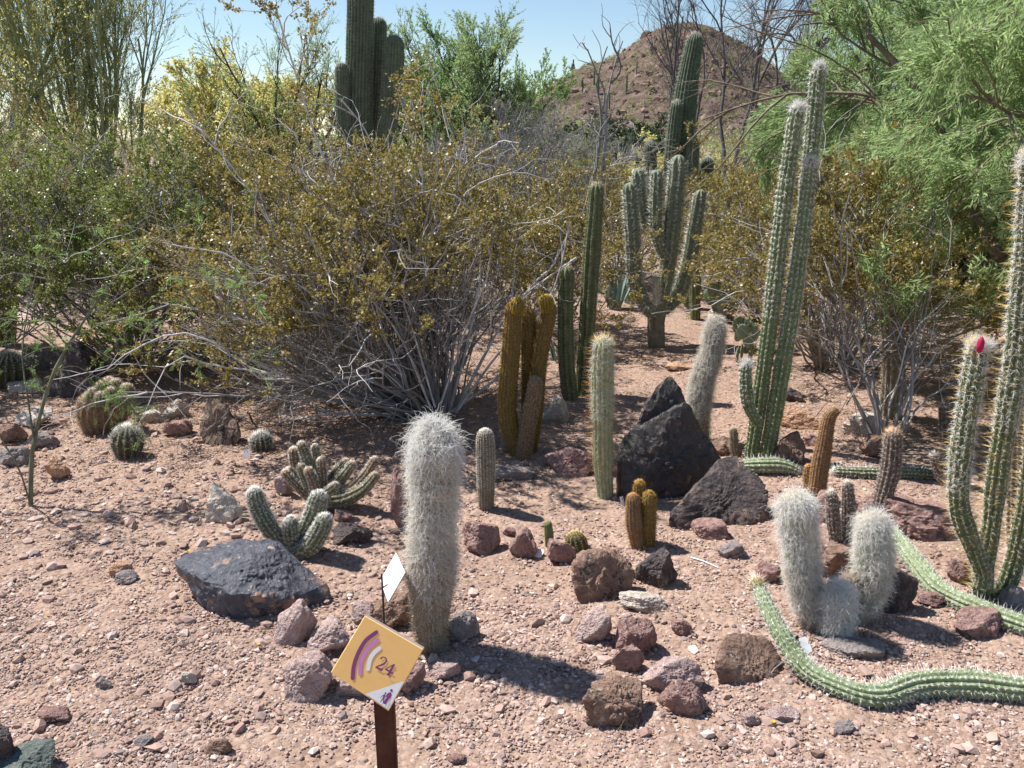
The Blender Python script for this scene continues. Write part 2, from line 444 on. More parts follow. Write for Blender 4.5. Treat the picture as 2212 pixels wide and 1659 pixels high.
rock_hull(1450, 1078, [(1336, 1050, .08), (1352, 1076, 0), (1450, 1082, 0), (1552, 1034, .06), (1548, 1000, .30), (1346, 980, .30), (1342, 970, .1), (1352, 940, .12), (1398, 918, .10), (1480, 866, .10), (1488, 866, .14), (1512, 905, .12), (1546, 985, .08)],
          'varnish_dark', 'tall pointed black boulder leaning beside the spiny pale column cactus', sd=8, rough=.035, p=140,
          more=[[(1380, 1050, .16), (1384, 905, .15), (1400, 870, .18), (1418, 846, .2), (1438, 822, .22), (1452, 824, .22), (1470, 852, .2), (1484, 900, .18), (1530, 1040, .2), (1384, 930, .34), (1440, 850, .34), (1500, 1040, .38), (1400, 1040, .36)]])
rock_hull(1560, 1138, [(1452, 1108, .04), (1480, 1134, 0), (1592, 1142, 0), (1642, 1122, .02), (1668, 1068, .1), (1650, 1036, .16), (1592, 986, .26), (1553, 988, .22), (1544, 1015, .14), (1478, 1082, .04), (1500, 1062, .2)],
          'varnish_brown', 'dark blocky boulder with tan patches just right of the pointed black one', sd=5, rough=.035, p=110)
rock_hull(470, 962, [(436, 952, .02), (455, 962, 0), (522, 948, 0), (520, 935, .12), (436, 870, .1), (442, 856, .1), (478, 854, .12), (490, 868, .1), (512, 925, .04)],
          'bark_rock', 'upright brown rock slab with deep grooves like bark', sd=12, rough=.09, sub=4)
rock_hull(480, 1130, [(440, 1128, 0), (500, 1122, .0), (528, 1105, .05), (460, 1045, .1), (456, 1038, .08), (498, 1062, .06), (515, 1090, .04), (448, 1085, .02)],
          'pale', 'cream angular rock with a dark corner left of the four stemmed cactus', sd=14, rough=.06, sub=4)
rock_hull(1310, 1300, [(1228, 1240, .02), (1250, 1280, 0), (1300, 1305, 0), (1350, 1290, .02), (1372, 1240, .06), (1368, 1205, .12), (1330, 1176, .16), (1270, 1174, .16), (1238, 1205, .08), (1300, 1190, .06)],
          'brown', 'large round brown boulder with a slanting groove in the centre of the bed', sd=17, rough=.07, p=9)
rock_hull(1600, 1478, [(1540, 1430, .0), (1560, 1470, 0), (1620, 1482, 0), (1680, 1470, .02), (1695, 1425, .1), (1670, 1375, .14), (1610, 1346, .14), (1570, 1352, .12), (1540, 1395, .06)],
          'brown', 'rounded tan and black boulder behind the bend of the front creeping cactus', sd=19, rough=.05, p=8)
rock_hull(1320, 1572, [(1252, 1500, .0), (1262, 1545, 0), (1330, 1576, 0), (1385, 1560, 0), (1398, 1500, .06), (1392, 1462, .12), (1340, 1448, .14), (1290, 1460, .12), (1256, 1485, .06)],
          'brown', 'dark lumpy boulder at the end of the woolly cactus shadow', sd=23, rough=.08, p=10)
R_ = [
 # u, vbottom, vtop, width, mat, label, depthratio, seed
 (637, 1395, 1297, 94, 'pink', 'knobbly pink rock at the right end of the flat black boulder', .8, 31),
 (712, 1418, 1340, 96, 'pink', 'pinkish brown rock behind the left corner of the orange sign', .8, 32),
 (668, 1516, 1412, 108, 'pink', 'smooth faced pink rock with a flat top left of the orange sign', .9, 33),
 (785, 1352, 1302, 66, 'pink', 'small pink rock behind the top of the orange sign', .8, 34),
 (850, 1362, 1280, 86, 'brown', 'dark brown rock behind the stake of the white label', .8, 35),
 (800, 1508, 1425, 170, 'pink', 'broad pink rock hidden behind the orange sign', .5, 36),
 (880, 1506, 1435, 80, 'maroon', 'reddish rock sticking out behind the right edge of the orange sign', .9, 37),
 (957, 1472, 1428, 80, 'pink', 'low pinkish grey rock at the foot of the white woolly column', .7, 38),
 (998, 1390, 1326, 78, 'grey', 'pale grey rock just right of the woolly column foot', .7, 39),
 (866, 1150, 1010, 46, 'maroon', 'upright dark slab rock partly behind the big white woolly column', .9, 40),
 (1040, 1200, 1125, 84, 'maroon', 'knobbly maroon rock right of the big white woolly column', .9, 41),
 (1130, 1206, 1140, 62, 'maroon', 'faceted maroon rock with a metal plant tag leaning on it', .9, 42),
 (1214, 1218, 1162, 66, 'maroon', 'slanting maroon rock with a pale face beside the tiny green cactus', .8, 43),
 (1418, 1270, 1188, 92, 'varnish_brown', 'pitted black rock right of the large round brown boulder', .8, 44),
 (1535, 1168, 1122, 78, 'maroon', 'small dark red angular rock in front of the blocky boulder', .8, 45),
 (1390, 1325, 1280, 110, 'pale', 'flat pale rock in front of the large round brown boulder', .6, 46),
 (1282, 1392, 1314, 84, 'pink', 'light pink boulder left of two maroon rocks', .8, 47),
 (1374, 1420, 1330, 96, 'maroon', 'rough maroon rock behind its smaller twin', .8, 48),
 (1355, 1455, 1390, 74, 'maroon', 'smaller maroon rock tucked in front of the rough maroon one', .7, 49),
 (1452, 1500, 1418, 138, 'pink', 'wide flat pink rock right of the maroon rocks', .6, 50),
 (1480, 1548, 1468, 110, 'maroon', 'jagged maroon rock in front of the wide flat pink one', .6, 51),
 (1473, 1376, 1338, 46, 'maroon', 'fist sized maroon rock alone on the gravel', .8, 52),
 (1578, 1206, 1170, 62, 'grey', 'low grey rock below the small dark red angular rock', .6, 53),
 (1660, 1260, 1214, 60, 'maroon', 'maroon rock left of the twin woolly cactus', .8, 54),
 (1805, 1250, 1170, 130, 'brown', 'brown speckled rock between the two woolly heads', .7, 55),
 (1930, 1325, 1220, 100, 'varnish_brown', 'dark rock behind the right foot of the twin woolly cactus', .8, 56),
 (1850, 1425, 1385, 140, 'grey', 'thin grey slab lying in the shadow of the twin woolly cactus', .45, 57),
 (2112, 1380, 1322, 118, 'maroon', 'porous maroon rock touching the rear creeping cactus', .6, 58),
 (2012, 1312, 1278, 66, 'maroon', 'small flat maroon rock left of the rear creeping cactus', .7, 59),
 (1985, 1168, 1070, 190, 'maroon', 'large flat reddish slab behind the rear creeping cactus', .8, 60),
 (2080, 1265, 1205, 60, 'maroon', 'reddish rock left of the tall right cactus foot', .8, 61),
 (2190, 1330, 1265, 60, 'grey', 'grey rock at the right picture edge by the cactus foot', .8, 62),
 (1780, 1135, 1060, 60, 'maroon', 'maroon rock half hidden behind the short dark columns', .8, 63),
 (1890, 1120, 1072, 66, 'maroon', 'maroon rock right of the pair of short dark columns', .8, 64),
 (1098, 1038, 1006, 130, 'grey', 'low smooth grey rock behind the pale small column', .5, 65),
 (1228, 1030, 960, 105, 'maroon', 'slanted pink and black rock left of the spiny pale column', .9, 66),
 (1200, 912, 858, 60, 'pale', 'white topped rock right of the golden cluster', .8, 67),
 (1468, 802, 785, 62, 'orange', 'small orange rock lying far back on the open path of gravel', .6, 68),
 (1722, 928, 880, 88, 'orange', 'flat orange slab right of the tall twin columns', .8, 69),
 (1712, 868, 840, 44, 'varnish_brown', 'small dark rock right of the tall twin columns', .8, 70),
 (1702, 1012, 932, 84, 'brown', 'dark brown rock behind the foot of the tall twin columns', .8, 71),
 (1565, 985, 942, 66, 'brown', 'brown rock between the leaning woolly column and the twin columns', .8, 72),
 (1862, 942, 892, 90, 'pale', 'pale grey rock below the right brown shrub', .8, 73),
 (1895, 990, 940, 70, 'brown', 'brown rock at the stems of the right brown shrub', .8, 74),
 (1760, 965, 940, 44, 'maroon', 'small reddish rock in front of the flat orange slab', .8, 75),
 (386, 945, 905, 66, 'maroon', 'low maroon rock left of the grooved upright slab', .7, 76),
 (378, 905, 862, 54, 'pale', 'pointed pale rock above the low maroon rock', .7, 77),
 (330, 915, 885, 60, 'pale', 'flat pale rock behind the mound cactus shade', .6, 78),
 (22, 960, 912, 60, 'brown', 'brown rock at the left picture edge', .8, 79),
 (92, 972, 930, 60, 'grey', 'grey rock behind the sapling stem', .8, 80),
 (70, 925, 882, 84, 'pale', 'pale streaked rock left of the mound cactus', .8, 81),
 (30, 1010, 965, 66, 'grey', 'low grey rock left of the sapling foot', .8, 82),
 (125, 1038, 990, 46, 'orange', 'crumbly orange rock right of the sapling foot', .8, 83),
 (178, 858, 735, 150, 'varnish_brown', 'big dark lava like boulder under the left shrubs', .8, 84),
 (95, 800, 740, 110, 'grey', 'large grey rock left of the dark lava like boulder', .8, 85),
 (55, 850, 822, 90, 'pale', 'flat pale rock in front of the left barrel cactus', .6, 86),
 (272, 1262, 1235, 46, 'grey', 'small grey rock on open gravel left of the black boulder', .8, 87),
 (262, 1248, 1215, 54, 'orange', 'flat orange rock behind the small grey one', .6, 88),
 (408, 1482, 1450, 34, 'pale', 'small pointed tan rock on the open gravel', .8, 89),
 (472, 1635, 1592, 62, 'brown', 'brown split rock near the bottom edge', .7, 90),
 (120, 1565, 1528, 72, 'maroon', 'maroon flat rock on the lower left gravel', .7, 91),
 (60, 1700, 1616, 130, 'green_grey', 'rounded grey green rock in the lower left corner', .8, 92),
 (-15, 1690, 1570, 100, 'varnish_brown', 'dark purple rock in the lower left corner', .8, 93),
 (986, 1652, 1628, 40, 'maroon', 'small dark maroon rock at the bottom edge right of the post', .8, 94),
 (760, 1180, 1132, 90, 'varnish_brown', 'dark porous rock right of the four stemmed cactus', .7, 95),
 (612, 1072, 1022, 40, 'pink', 'small pink rock left of the finger cactus', .8, 96),
 (742, 1130, 1100, 40, 'maroon', 'small dark rock below the finger cactus', .8, 97),
 (1822, 1585, 1556, 44, 'grey', 'small grey egg shaped stone on the right gravel', .8, 98),
 (1620, 1568, 1538, 42, 'pink', 'small pink stone right of the jagged maroon rock', .8, 99),
 (1690, 1560, 1530, 80, 'pink', 'thin pink flake lying on the right gravel', .5, 101),
 (308, 1618, 1590, 44, 'grey', 'small grey stone on the lower left gravel', .8, 102),
 (225, 1490, 1462, 36, 'grey', 'small square grey stone on the left gravel', .8, 103),
 (1100, 1160, 1138, 30, 'maroon', 'small maroon stone behind the knobbly maroon rock', .8, 104),
 (1655, 725, 700, 60, 'orange', 'orange rock far back under the right shrubs', .8, 105),
 (1560, 690, 655, 60, 'pale', 'white rock far back beside the prickly pear', .8, 106),
]
for (u, vb, vt, w, mt, lb, dr, sd) in R_:
    rock(u, vb, vt, w, mt, lb, dr, sd, sub=5 if w > 70 else 4, rough=.085, p=70 if sd % 3 else 22)

# ------------------------------------------------------------------ cacti
def body_mat(name, cols, scale=30, **k): return mat(name, cols, scale, .7, .25, scale * 4, lo=.32, hi=.68, spec=.25, bdist=.004, **k)
M['green'] = body_mat('cactus_skin', [(.085, .11, .05), (.125, .15, .07), (.17, .20, .10)], patch=[((.26, .20, .13), 14, .58, .66)])
M['bright'] = body_mat('bright_cactus_skin', [(.105, .145, .065), (.155, .20, .095), (.22, .265, .14)], patch=[((.28, .22, .13), 11, .60, .67)])
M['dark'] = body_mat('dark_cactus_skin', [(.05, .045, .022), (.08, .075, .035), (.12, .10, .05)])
M['saguaro'] = body_mat('saguaro_skin', [(.075, .10, .062), (.11, .14, .085), (.15, .18, .115)], 12, patch=[((.2, .18, .12), 4, .62, .75)])
M['goldbody'] = body_mat('golden_cactus_skin', [(.10, .068, .025), (.155, .105, .033), (.22, .15, .048)], 60)
M['greybody'] = body_mat('grey_cactus_skin', [(.12, .10, .075), (.19, .165, .12), (.27, .24, .18)], 50)
M['brownbody'] = body_mat('brown_cactus_skin', [(.12, .075, .04), (.20, .125, .07), (.29, .19, .11)], 60)
M['cork'] = body_mat('corky_skin', [(.10, .08, .055), (.18, .14, .10), (.27, .22, .16)], 40)
M['palegreen'] = body_mat('pale_green_skin', [(.32, .34, .24), (.44, .45, .35), (.56, .56, .46)], 40)
def fib(name, c, tr=.25, isl=None): return mat(name, [c, tuple(min(1, a * 1.25) for a in c)], 20, .6, 0, island=isl or [tuple(a * .7 for a in c), c, tuple(min(.95, a * 1.3) for a in c)], trans=tr, soft=.8, spec=.3)
M['woolbody'] = body_mat('brown_green_skin', [(.30, .26, .18), (.42, .38, .28), (.54, .50, .40)], 30, patch=[((.20, .14, .09), 10, .55, .68)])
M['wool'] = fib('white_wool', (.95, .94, .91), .5, [(.88, .86, .82), (.95, .94, .91), (.98, .98, .97)])
M['woolwarm'] = fib('tan_wool', (.74, .66, .55), .4, [(.66, .57, .45), (.82, .75, .66), (.92, .88, .82)])
M['sp_white'] = fib('white_spine', (.84, .81, .74), .15, [(.66, .62, .55), (.86, .83, .77), (.95, .93, .9)])
M['sp_grey'] = fib('grey_spine', (.42, .39, .35), .1)
M['sp_gold'] = fib('golden_spine', (.56, .35, .07), .2, [(.26, .14, .04), (.46, .26, .06), (.66, .42, .11)])
M['sp_yellow'] = fib('yellow_spine', (.72, .54, .22), .15)
M['sp_orange'] = fib('orange_spine', (.62, .34, .12), .15)
M['sp_brown'] = fib('brown_spine', (.34, .22, .13), .1, [(.20, .12, .07), (.34, .21, .12), (.48, .32, .2)])
M['sp_tan'] = fib('tan_spine', (.52, .42, .3), .1, [(.34, .25, .17), (.52, .42, .3), (.66, .57, .44)])
M['felt'] = mat('areole_felt', [(.42, .38, .30), (.6, .55, .46)], 40, .9, 0)
M['yellowtip'] = fib('yellow_bud_wool', (.62, .42, .04), .25, [(.45, .28, .02), (.66, .46, .05), (.78, .6, .12)])

def catmull(P, n):
    P = np.asarray(P, float)
    if len(P) == 2:
        t = np.linspace(0, 1, n)[:, None]; return P[0] * (1 - t) + P[1] * t
    Q = np.concatenate([[2 * P[0] - P[1]], P, [2 * P[-1] - P[-2]]])
    seg = len(P) - 1; ts = np.linspace(0, seg, seg * 24 + 1); out = []
    for t in ts:
        i = min(int(t), seg - 1); f = t - i; a, b, c, d = Q[i:i + 4]
        out.append(.5 * ((2 * b) + (c - a) * f + (2 * a - 5 * b + 4 * c - d) * f * f + (3 * b - a - 3 * c + d) * f ** 3))
    out = np.array(out); s = np.concatenate([[0], np.cumsum(np.linalg.norm(np.diff(out[:, :3], axis=0), axis=1))])
    q = np.linspace(0, s[-1], n)
    return np.stack([np.interp(q, s, out[:, k]) for k in range(out.shape[1])], 1)
def frames(C):
    T = np.gradient(C, axis=0); T = unit(T); N = np.zeros_like(C)
    n = np.cross(T[0], [0, 1, 0.]);
    if np.linalg.norm(n) < .1: n = np.cross(T[0], [1, 0, 0.])
    n = n / np.linalg.norm(n)
    for i in range(len(C)):
        n = n - T[i] * np.dot(n, T[i]); n = n / np.linalg.norm(n); N[i] = n
    return T, N, np.cross(T, N)

class Stem:
    """one cactus stem: a ribbed column along a bent centre line with a rounded tip"""
    def __init__(s, pts, ribs=12, depth=.15, sharp=.8, res=6, tip=1.0, wob=.04, sd=1, taper0=1.0, tub=0., sp=.02, twist=0.):
        # pts: world (x,y,z,radius)
        pts = np.asarray(pts, float)
        Ltot = np.linalg.norm(np.diff(pts[:, :3], axis=0), axis=1).sum(); Rm = pts[:, 3].mean()
        nr = int(np.clip(Ltot / (Rm * .22), 10, 170))
        if tub: nr = int(np.clip(Ltot / sp * 4, nr, 420))
        A = catmull(pts, nr); C = A[:, :3]; R = np.abs(A[:, 3])
        S = np.concatenate([[0], np.cumsum(np.linalg.norm(np.diff(C, axis=0), axis=1))])
        rt = R[-1] * tip; u = np.clip((S - (S[-1] - rt)) / rt, 0, 1)
        extra = np.linspace(0, 1, 9)[1:]            # finer rings inside the dome
        s_new = np.sort(np.concatenate([S[u <= 0], S[-1] - rt + rt * np.sin(np.linspace(0, math.pi / 2, 12))]))
        C = np.stack([np.interp(s_new, S, C[:, k]) for k in range(3)], 1); R = np.interp(s_new, S, R); S = s_new
        u = np.clip((S - (S[-1] - rt)) / rt, 0, 1)
        dome = np.sqrt(np.clip(1 - u ** 2, 0, 1)); dome[-1] = .02
        R = R * (1 + wob * noise3(np.stack([S / (Rm * 3), S * 0 + sd, S * 0], 1), sd) + wob * .5 * noise3(np.stack([S / Rm, S * 0 + sd, S * 0 + 3], 1), sd))
        s.C, s.S, s.Rr, s.dome = C, S, R, dome
        s.T, s.N, s.B = frames(C); s.ribs = ribs; s.depth = depth; s.twist = twist; s.sp = sp; s.tub = tub; s.sharp = sharp
        k = max(ribs * res, 14); th = np.arange(k) * 2 * math.pi / k; s.L = S[-1]
        rib = np.abs(np.cos(ribs * (th[None] + twist * S[:, None]) / 2)) ** sharp
        prof = 1 - depth + depth * rib
        if tub: prof = prof + tub * rib * np.cos(2 * math.pi * S / sp)[:, None] * .5
        rad = R[:, None] * dome[:, None] * prof
        P = C[:, None] + rad[..., None] * (s.N[:, None] * np.cos(th)[None, :, None] + s.B[:, None] * np.sin(th)[None, :, None])
        n = len(S); V = np.concatenate([P.reshape(-1, 3), C[-1:]])
        i = (np.arange(n - 1) * k)[:, None]; j = np.arange(k)[None]
        F = np.stack([i + j, i + (j + 1) % k, i + k + (j + 1) % k, i + k + j], -1).reshape(-1, 4)
        s.V, s.F = V, F
        s.cap = np.stack([(n - 1) * k + np.arange(k), (n - 1) * k + (np.arange(k) + 1) % k, np.full(k, n * k)], 1)
    def areoles(s, sp=None, t0=0., t1=1., jit=.0, ribs=None):
        sp = sp or s.sp; rb = ribs or s.ribs
        q = np.arange(max(t0 * s.L, sp * .3), s.L * t1, sp)
        if t1 >= 1: q = np.concatenate([q, s.L - s.Rr[-1] * np.array([.35, .2, .1, .03])])
        q = q[(q > 0) & (q <= s.L)]
        Q, TH = np.meshgrid(q, np.arange(rb) * 2 * math.pi / rb, indexing='ij')
        Q = Q.ravel(); TH = TH.ravel() - s.twist * Q
        if jit: Q = np.clip(Q + RNG.normal(size=len(Q)) * jit * sp, 0, s.L * .999); TH = TH + RNG.normal(size=len(Q)) * jit * 2 / rb
        f = lambda A: np.stack([np.interp(Q, s.S, A[:, k]) for k in range(3)], 1)
        C, T, N, B = f(s.C), f(s.T), f(s.N), f(s.B)
        R = np.interp(Q, s.S, s.Rr * s.dome); u = np.clip((Q - (s.L - s.Rr[-1])) / s.Rr[-1], 0, 1)
        rd = N * np.cos(TH)[:, None] + B * np.sin(TH)[:, None]
        nrm = unit(rd * np.sqrt(np.clip(1 - u ** 2, 0, 1))[:, None] + T * u[:, None])
        return C + rd * R[:, None], nrm, T, np.cross(T, nrm), Q / s.L

def make_spines(st, sp=None, n=6, L=(.01, .02), r=.0004, out=.5, up=0., t0=0., t1=1., jit=.15, ribs=None, hair=False, curl=.5, droop=.1, segs=4, mb=None):
    P, Nn, T, B, q = st.areoles(sp, t0, t1, jit, ribs)
    m = len(P)
    P = np.repeat(P, n, 0); Nn = np.repeat(Nn, n, 0); T = np.repeat(T, n, 0); B = np.repeat(B, n, 0)
    a = RNG.random(m * n) * 6.283
    o = np.clip(out + RNG.normal(size=m * n) * .18, .05, 1)[:, None]
    mat_ = .0
    if hair and n > 2: mat_ = .75 * np.stack([noise3(P * 34, 60 + k_) for k_ in range(3)], 1)
    D = mat_ + Nn * o + (T * np.cos(a)[:, None] + B * np.sin(a)[:, None]) * (1 - o) + T * up
    LL = RNG.uniform(L[0], L[1], m * n)
    if hair: V, F = hairs(P, D, LL, np.full(m * n, r), segs, curl, droop)
    else: V, F = spikes(P - unit(D) * .001, D, LL, r)
    if mb is None: mb = MB()
    mb.add(V, F, True)
    return mb
def stem_obj(root, loc, st, name, bm, sets, wname='spines'):
    mb = MB(); mb.add(st.V, st.F, True); mb.add(np.zeros((0, 3)), np.zeros((0, 3), int)) if 0 else None
    # cap as triangles on the same vertices
    mb.F.setdefault((3, True), []).append(st.cap.astype(np.int32))
    o = mb.obj(name, M[bm], root, off=loc)
    for nm, mt, kw in sets:
        sm = make_spines(st, **kw)
        sm.obj(nm, M[mt], o, off=loc)
    return o
def pxpts(P, Y, dys=0., fr=1.0):
    """stem points from places in the photograph on the upright plane at distance Y (dys: how far behind it each one lies)"""
    out = []
    for i, (u, v, w) in enumerate(P):
        dy = dys[i] if isinstance(dys, (list, tuple)) else dys
        p = AT(u, v, Y + dy); out.append([*p, w * .5 * fr * px(p)])
    if out[0][2] < .15: # sink the foot
        p = list(out[0]); p[2] -= .05; out[0] = [*out[0]]; out.insert(0, p)
    return out
def cactus(name, label, base, stems, cat='cactus', group=None, Y=None, part='stem', loc=None):
    """stems: dict(p=[(u,v,w)..], dy=, kw=Stem args, mat=, sets=[(part, material, spine args)])"""
    g = G(*base)
    if Y is None: Y = g[1]
    else: g = AT(base[0], base[1], Y); g[2] = float(ground_z(g[0], Y)[0])
    root = empty(name, g, label, cat, group)
    for i, sdic in enumerate(stems):
        seed(int(base[0]) + i * 7 + 1)
        pts = sdic['w'] if 'w' in sdic else pxpts(sdic['p'], Y, sdic.get('dy', 0.), sdic.get('fr', 1.0))
        st = Stem(pts, sd=int(base[0]) + i, **sdic.get('kw', {}))
        stem_obj(root, g, st, sdic.get('name', part), sdic['mat'], sdic.get('sets', []))
    return root

# big white woolly column
cactus('woolly_cactus', 'tall white haired column cactus beside the white plant label', (932, 1398), [
    dict(p=[(932, 1402, 62), (930, 1330, 70), (932, 1230, 82), (936, 1120, 90), (937, 1010, 92), (935, 920, 84)], name='body', mat='woolbody', kw=dict(ribs=20, depth=.22, sp=.014, wob=.08),
         sets=[('spines', 'sp_tan', dict(sp=.014, n=7, L=(.014, .032), r=.0009, out=.6, t0=.0, t1=.5)), ('spines', 'sp_brown', dict(sp=.016, n=5, L=(.012, .03), r=.0008, out=.6, t0=.0, t1=.4)),
               ('wool', 'woolwarm', dict(sp=.012, n=5, L=(.025, .05), r=.0006, out=.25, t0=.2, t1=.6, hair=True, curl=.5, droop=.25, jit=.35, segs=5)),
               ('wool', 'wool', dict(sp=.011, n=8, L=(.03, .06), r=.0007, out=.24, t0=.34, t1=1., hair=True, curl=.45, droop=.22, jit=.35, segs=5)),
               ('crown_hair', 'wool', dict(sp=.010, n=6, L=(.04, .09), r=.0008, out=.22, t0=.90, t1=1., hair=True, curl=.38, droop=.28, jit=.35, segs=7)),
               ('spines', 'sp_yellow', dict(sp=.03, n=2, L=(.02, .04), r=.0008, out=.7, t0=.2, t1=.9))])])
# small pale column
cactus('column_cactus', 'small pale grey column cactus standing alone right of the white woolly one', (1050, 1098), [
    dict(p=[(1050, 1100, 34), (1050, 1040, 40), (1049, 980, 42), (1048, 928, 38)], name='body', fr=.92, mat='greybody', kw=dict(ribs=18, depth=.12, sp=.012),
         sets=[('spines', 'sp_white', dict(sp=.010, n=7, L=(.006, .013), r=.0005, out=.45, t0=.38)), ('spines', 'sp_tan', dict(sp=.012, n=4, L=(.006, .012), r=.0005, out=.5))])])
# golden cluster
GS = [('spines', 'sp_gold', dict(sp=.013, n=7, L=(.008, .016), r=.0007, out=.5, jit=.3))]
GB = [('spines', 'sp_tan', dict(sp=.012, n=7, L=(.008, .016), r=.0007, out=.5, jit=.3))]
cactus('golden_cactus', 'cluster of tall golden brown column cacti with yellow buds on top', (1140, 985), [
    dict(p=[(1118, 972, 42), (1096, 890, 50), (1104, 760, 50), (1110, 655, 46)], fr=.78, mat='goldbody', kw=dict(ribs=16, depth=.1), sets=GS),
    dict(p=[(1138, 975, 40), (1140, 850, 34), (1142, 770, 42), (1142, 668, 36)], dy=.12, fr=.78, mat='goldbody', kw=dict(ribs=16, depth=.1), sets=GS),
    dict(p=[(1142, 975, 44), (1156, 890, 42), (1166, 770, 46), (1190, 655, 42)], dy=.08, fr=.78, mat='goldbody', kw=dict(ribs=16, depth=.1), sets=GS),
    dict(p=[(1130, 985, 46), (1140, 920, 44), (1152, 860, 40), (1158, 815, 36)], dy=-.03, fr=.78, mat='brownbody', kw=dict(ribs=16, depth=.1), sets=GB),
    dict(p=[(1096, 960, 30), (1090, 870, 30), (1096, 800, 26)], dy=.06, fr=.78, mat='greybody', kw=dict(ribs=14, depth=.1), sets=GB),
    dict(p=[(1100, 810, 22), (1094, 790, 28), (1092, 768, 24)], dy=.02, fr=.78, mat='goldbody', kw=dict(ribs=12, depth=.1), sets=[('spines', 'yellowtip', dict(sp=.006, n=8, L=(.006, .012), r=.0006, out=.5))]),
    dict(p=[(1114, 678, 32), (1118, 662, 38), (1120, 644, 32)], dy=-.02, fr=.78, name='bud', mat='goldbody', kw=dict(ribs=14, depth=.08), sets=[('spines', 'yellowtip', dict(sp=.005, n=9, L=(.007, .013), r=.0006, out=.5))]),
    dict(p=[(1182, 674, 28), (1180, 655, 36), (1178, 638, 30)], dy=.06, fr=.78, name='bud', mat='goldbody', kw=dict(ribs=14, depth=.08), sets=[('spines', 'yellowtip', dict(sp=.005, n=9, L=(.007, .013), r=.0006, out=.5))]),
])
# two dark green columns behind
DS = [('spines', 'sp_tan', dict(sp=.022, n=6, L=(.008, .022), r=.0008, out=.5))]
cactus('column_cactus', 'dark green ribbed column cactus, shorter left neighbour of the slender one', (1240, 862), [
    dict(p=[(1232, 864, 38), (1224, 780, 38), (1222, 680, 38), (1224, 575, 38)], name='body', fr=.95, mat='green', kw=dict(ribs=9, depth=.26, sp=.022), sets=DS)])
cactus('column_cactus', 'slender dark green column cactus about head high behind the golden cluster', (1268, 852), [
    dict(p=[(1258, 855, 34), (1266, 740, 36), (1278, 560, 40), (1290, 396, 34)], name='body', fr=.95, mat='green', kw=dict(ribs=9, depth=.26, sp=.022), sets=DS)])
M['limegrey'] = body_mat('yellow_green_skin', [(.21, .24, .12), (.29, .32, .18), (.38, .40, .26)], 30, patch=[((.30, .24, .16), 9, .57, .66)])
# spiny pale column
cactus('column_cactus', 'pale green column cactus with long orange spines left of the pointed black boulder', (1308, 1073), [
    dict(p=[(1308, 1076, 36), (1303, 1000, 44), (1302, 880, 50), (1302, 790, 52), (1304, 732, 44)], name='body', fr=.93, mat='limegrey', kw=dict(ribs=13, depth=.2, sp=.02),
         sets=[('wool', 'wool', dict(sp=.014, n=6, L=(.018, .035), r=.0005, out=.3, t0=.55, hair=True, curl=.6, droop=.1, jit=.4)),
               ('wool', 'woolwarm', dict(sp=.018, n=3, L=(.015, .03), r=.0005, out=.3, t0=.0, t1=.6, hair=True, curl=.6, droop=.1, jit=.4)),
               ('spines', 'sp_orange', dict(sp=.024, n=2, L=(.03, .06), r=.0009, out=.85, t0=.25, t1=.97, jit=.3)),
               ('spines', 'sp_yellow', dict(sp=.012, n=2, L=(.025, .05), r=.0008, out=.75, t0=.97, jit=.3))])])
# branched cactus
BS = [('spines', 'sp_white', dict(sp=.028, n=7, L=(.02, .05), r=.0013, out=.5, t1=.97))]
M['armgreen'] = body_mat('grey_green_skin', [(.13, .16, .10), (.18, .21, .135), (.25, .27, .19)])
M['trunkgreen'] = body_mat('weathered_green_skin', [(.15, .15, .11), (.21, .205, .15), (.29, .28, .21)], 20, patch=[((.26, .20, .14), 9, .54, .64)])
kb = dict(ribs=8, depth=.27, sp=.03, wob=.05)
cactus('branched_cactus', 'many armed spiny cactus on a thick trunk standing alone in the middle distance', (1418, 748), [
    dict(p=[(1418, 750, 38), (1417, 700, 38), (1420, 668, 42), (1423, 645, 30)], name='trunk', mat='trunkgreen', kw=dict(ribs=9, depth=.14, tip=.6), sets=[('spines', 'sp_grey', dict(sp=.05, n=3, L=(.01, .025), r=.001, out=.5))]),
    dict(p=[(1414, 682, 34), (1394, 660, 36), (1374, 612, 38), (1370, 540, 40), (1364, 460, 40), (1360, 394, 38)], name='arm', dy=-.06, fr=.8, mat='armgreen', kw=kb, sets=BS),
    dict(p=[(1416, 500, 28), (1400, 484, 30), (1386, 440, 32), (1379, 364, 36)], name='arm', dy=.06, fr=.8, mat='armgreen', kw=kb, sets=BS),
    dict(p=[(1426, 662, 34), (1440, 590, 44), (1454, 480, 46), (1467, 334, 46)], name='arm', fr=.8, mat='armgreen', kw=kb, sets=BS),
    dict(p=[(1442, 560, 24), (1424, 530, 26), (1417, 470, 32), (1421, 366, 34)], name='arm', dy=-.04, fr=.8, mat='armgreen', kw=kb, sets=BS),
    dict(p=[(1434, 672, 32), (1466, 636, 38), (1490, 566, 40), (1502, 490, 38), (1515, 409, 34)], name='arm', dy=.05, fr=.8, mat='armgreen', kw=kb, sets=BS),
    dict(p=[(1420, 655, 16), (1418, 625, 18), (1419, 598, 14)], name='arm', dy=-.12, fr=.92, mat='palegreen', kw=dict(kb, ribs=7), sets=BS),
])
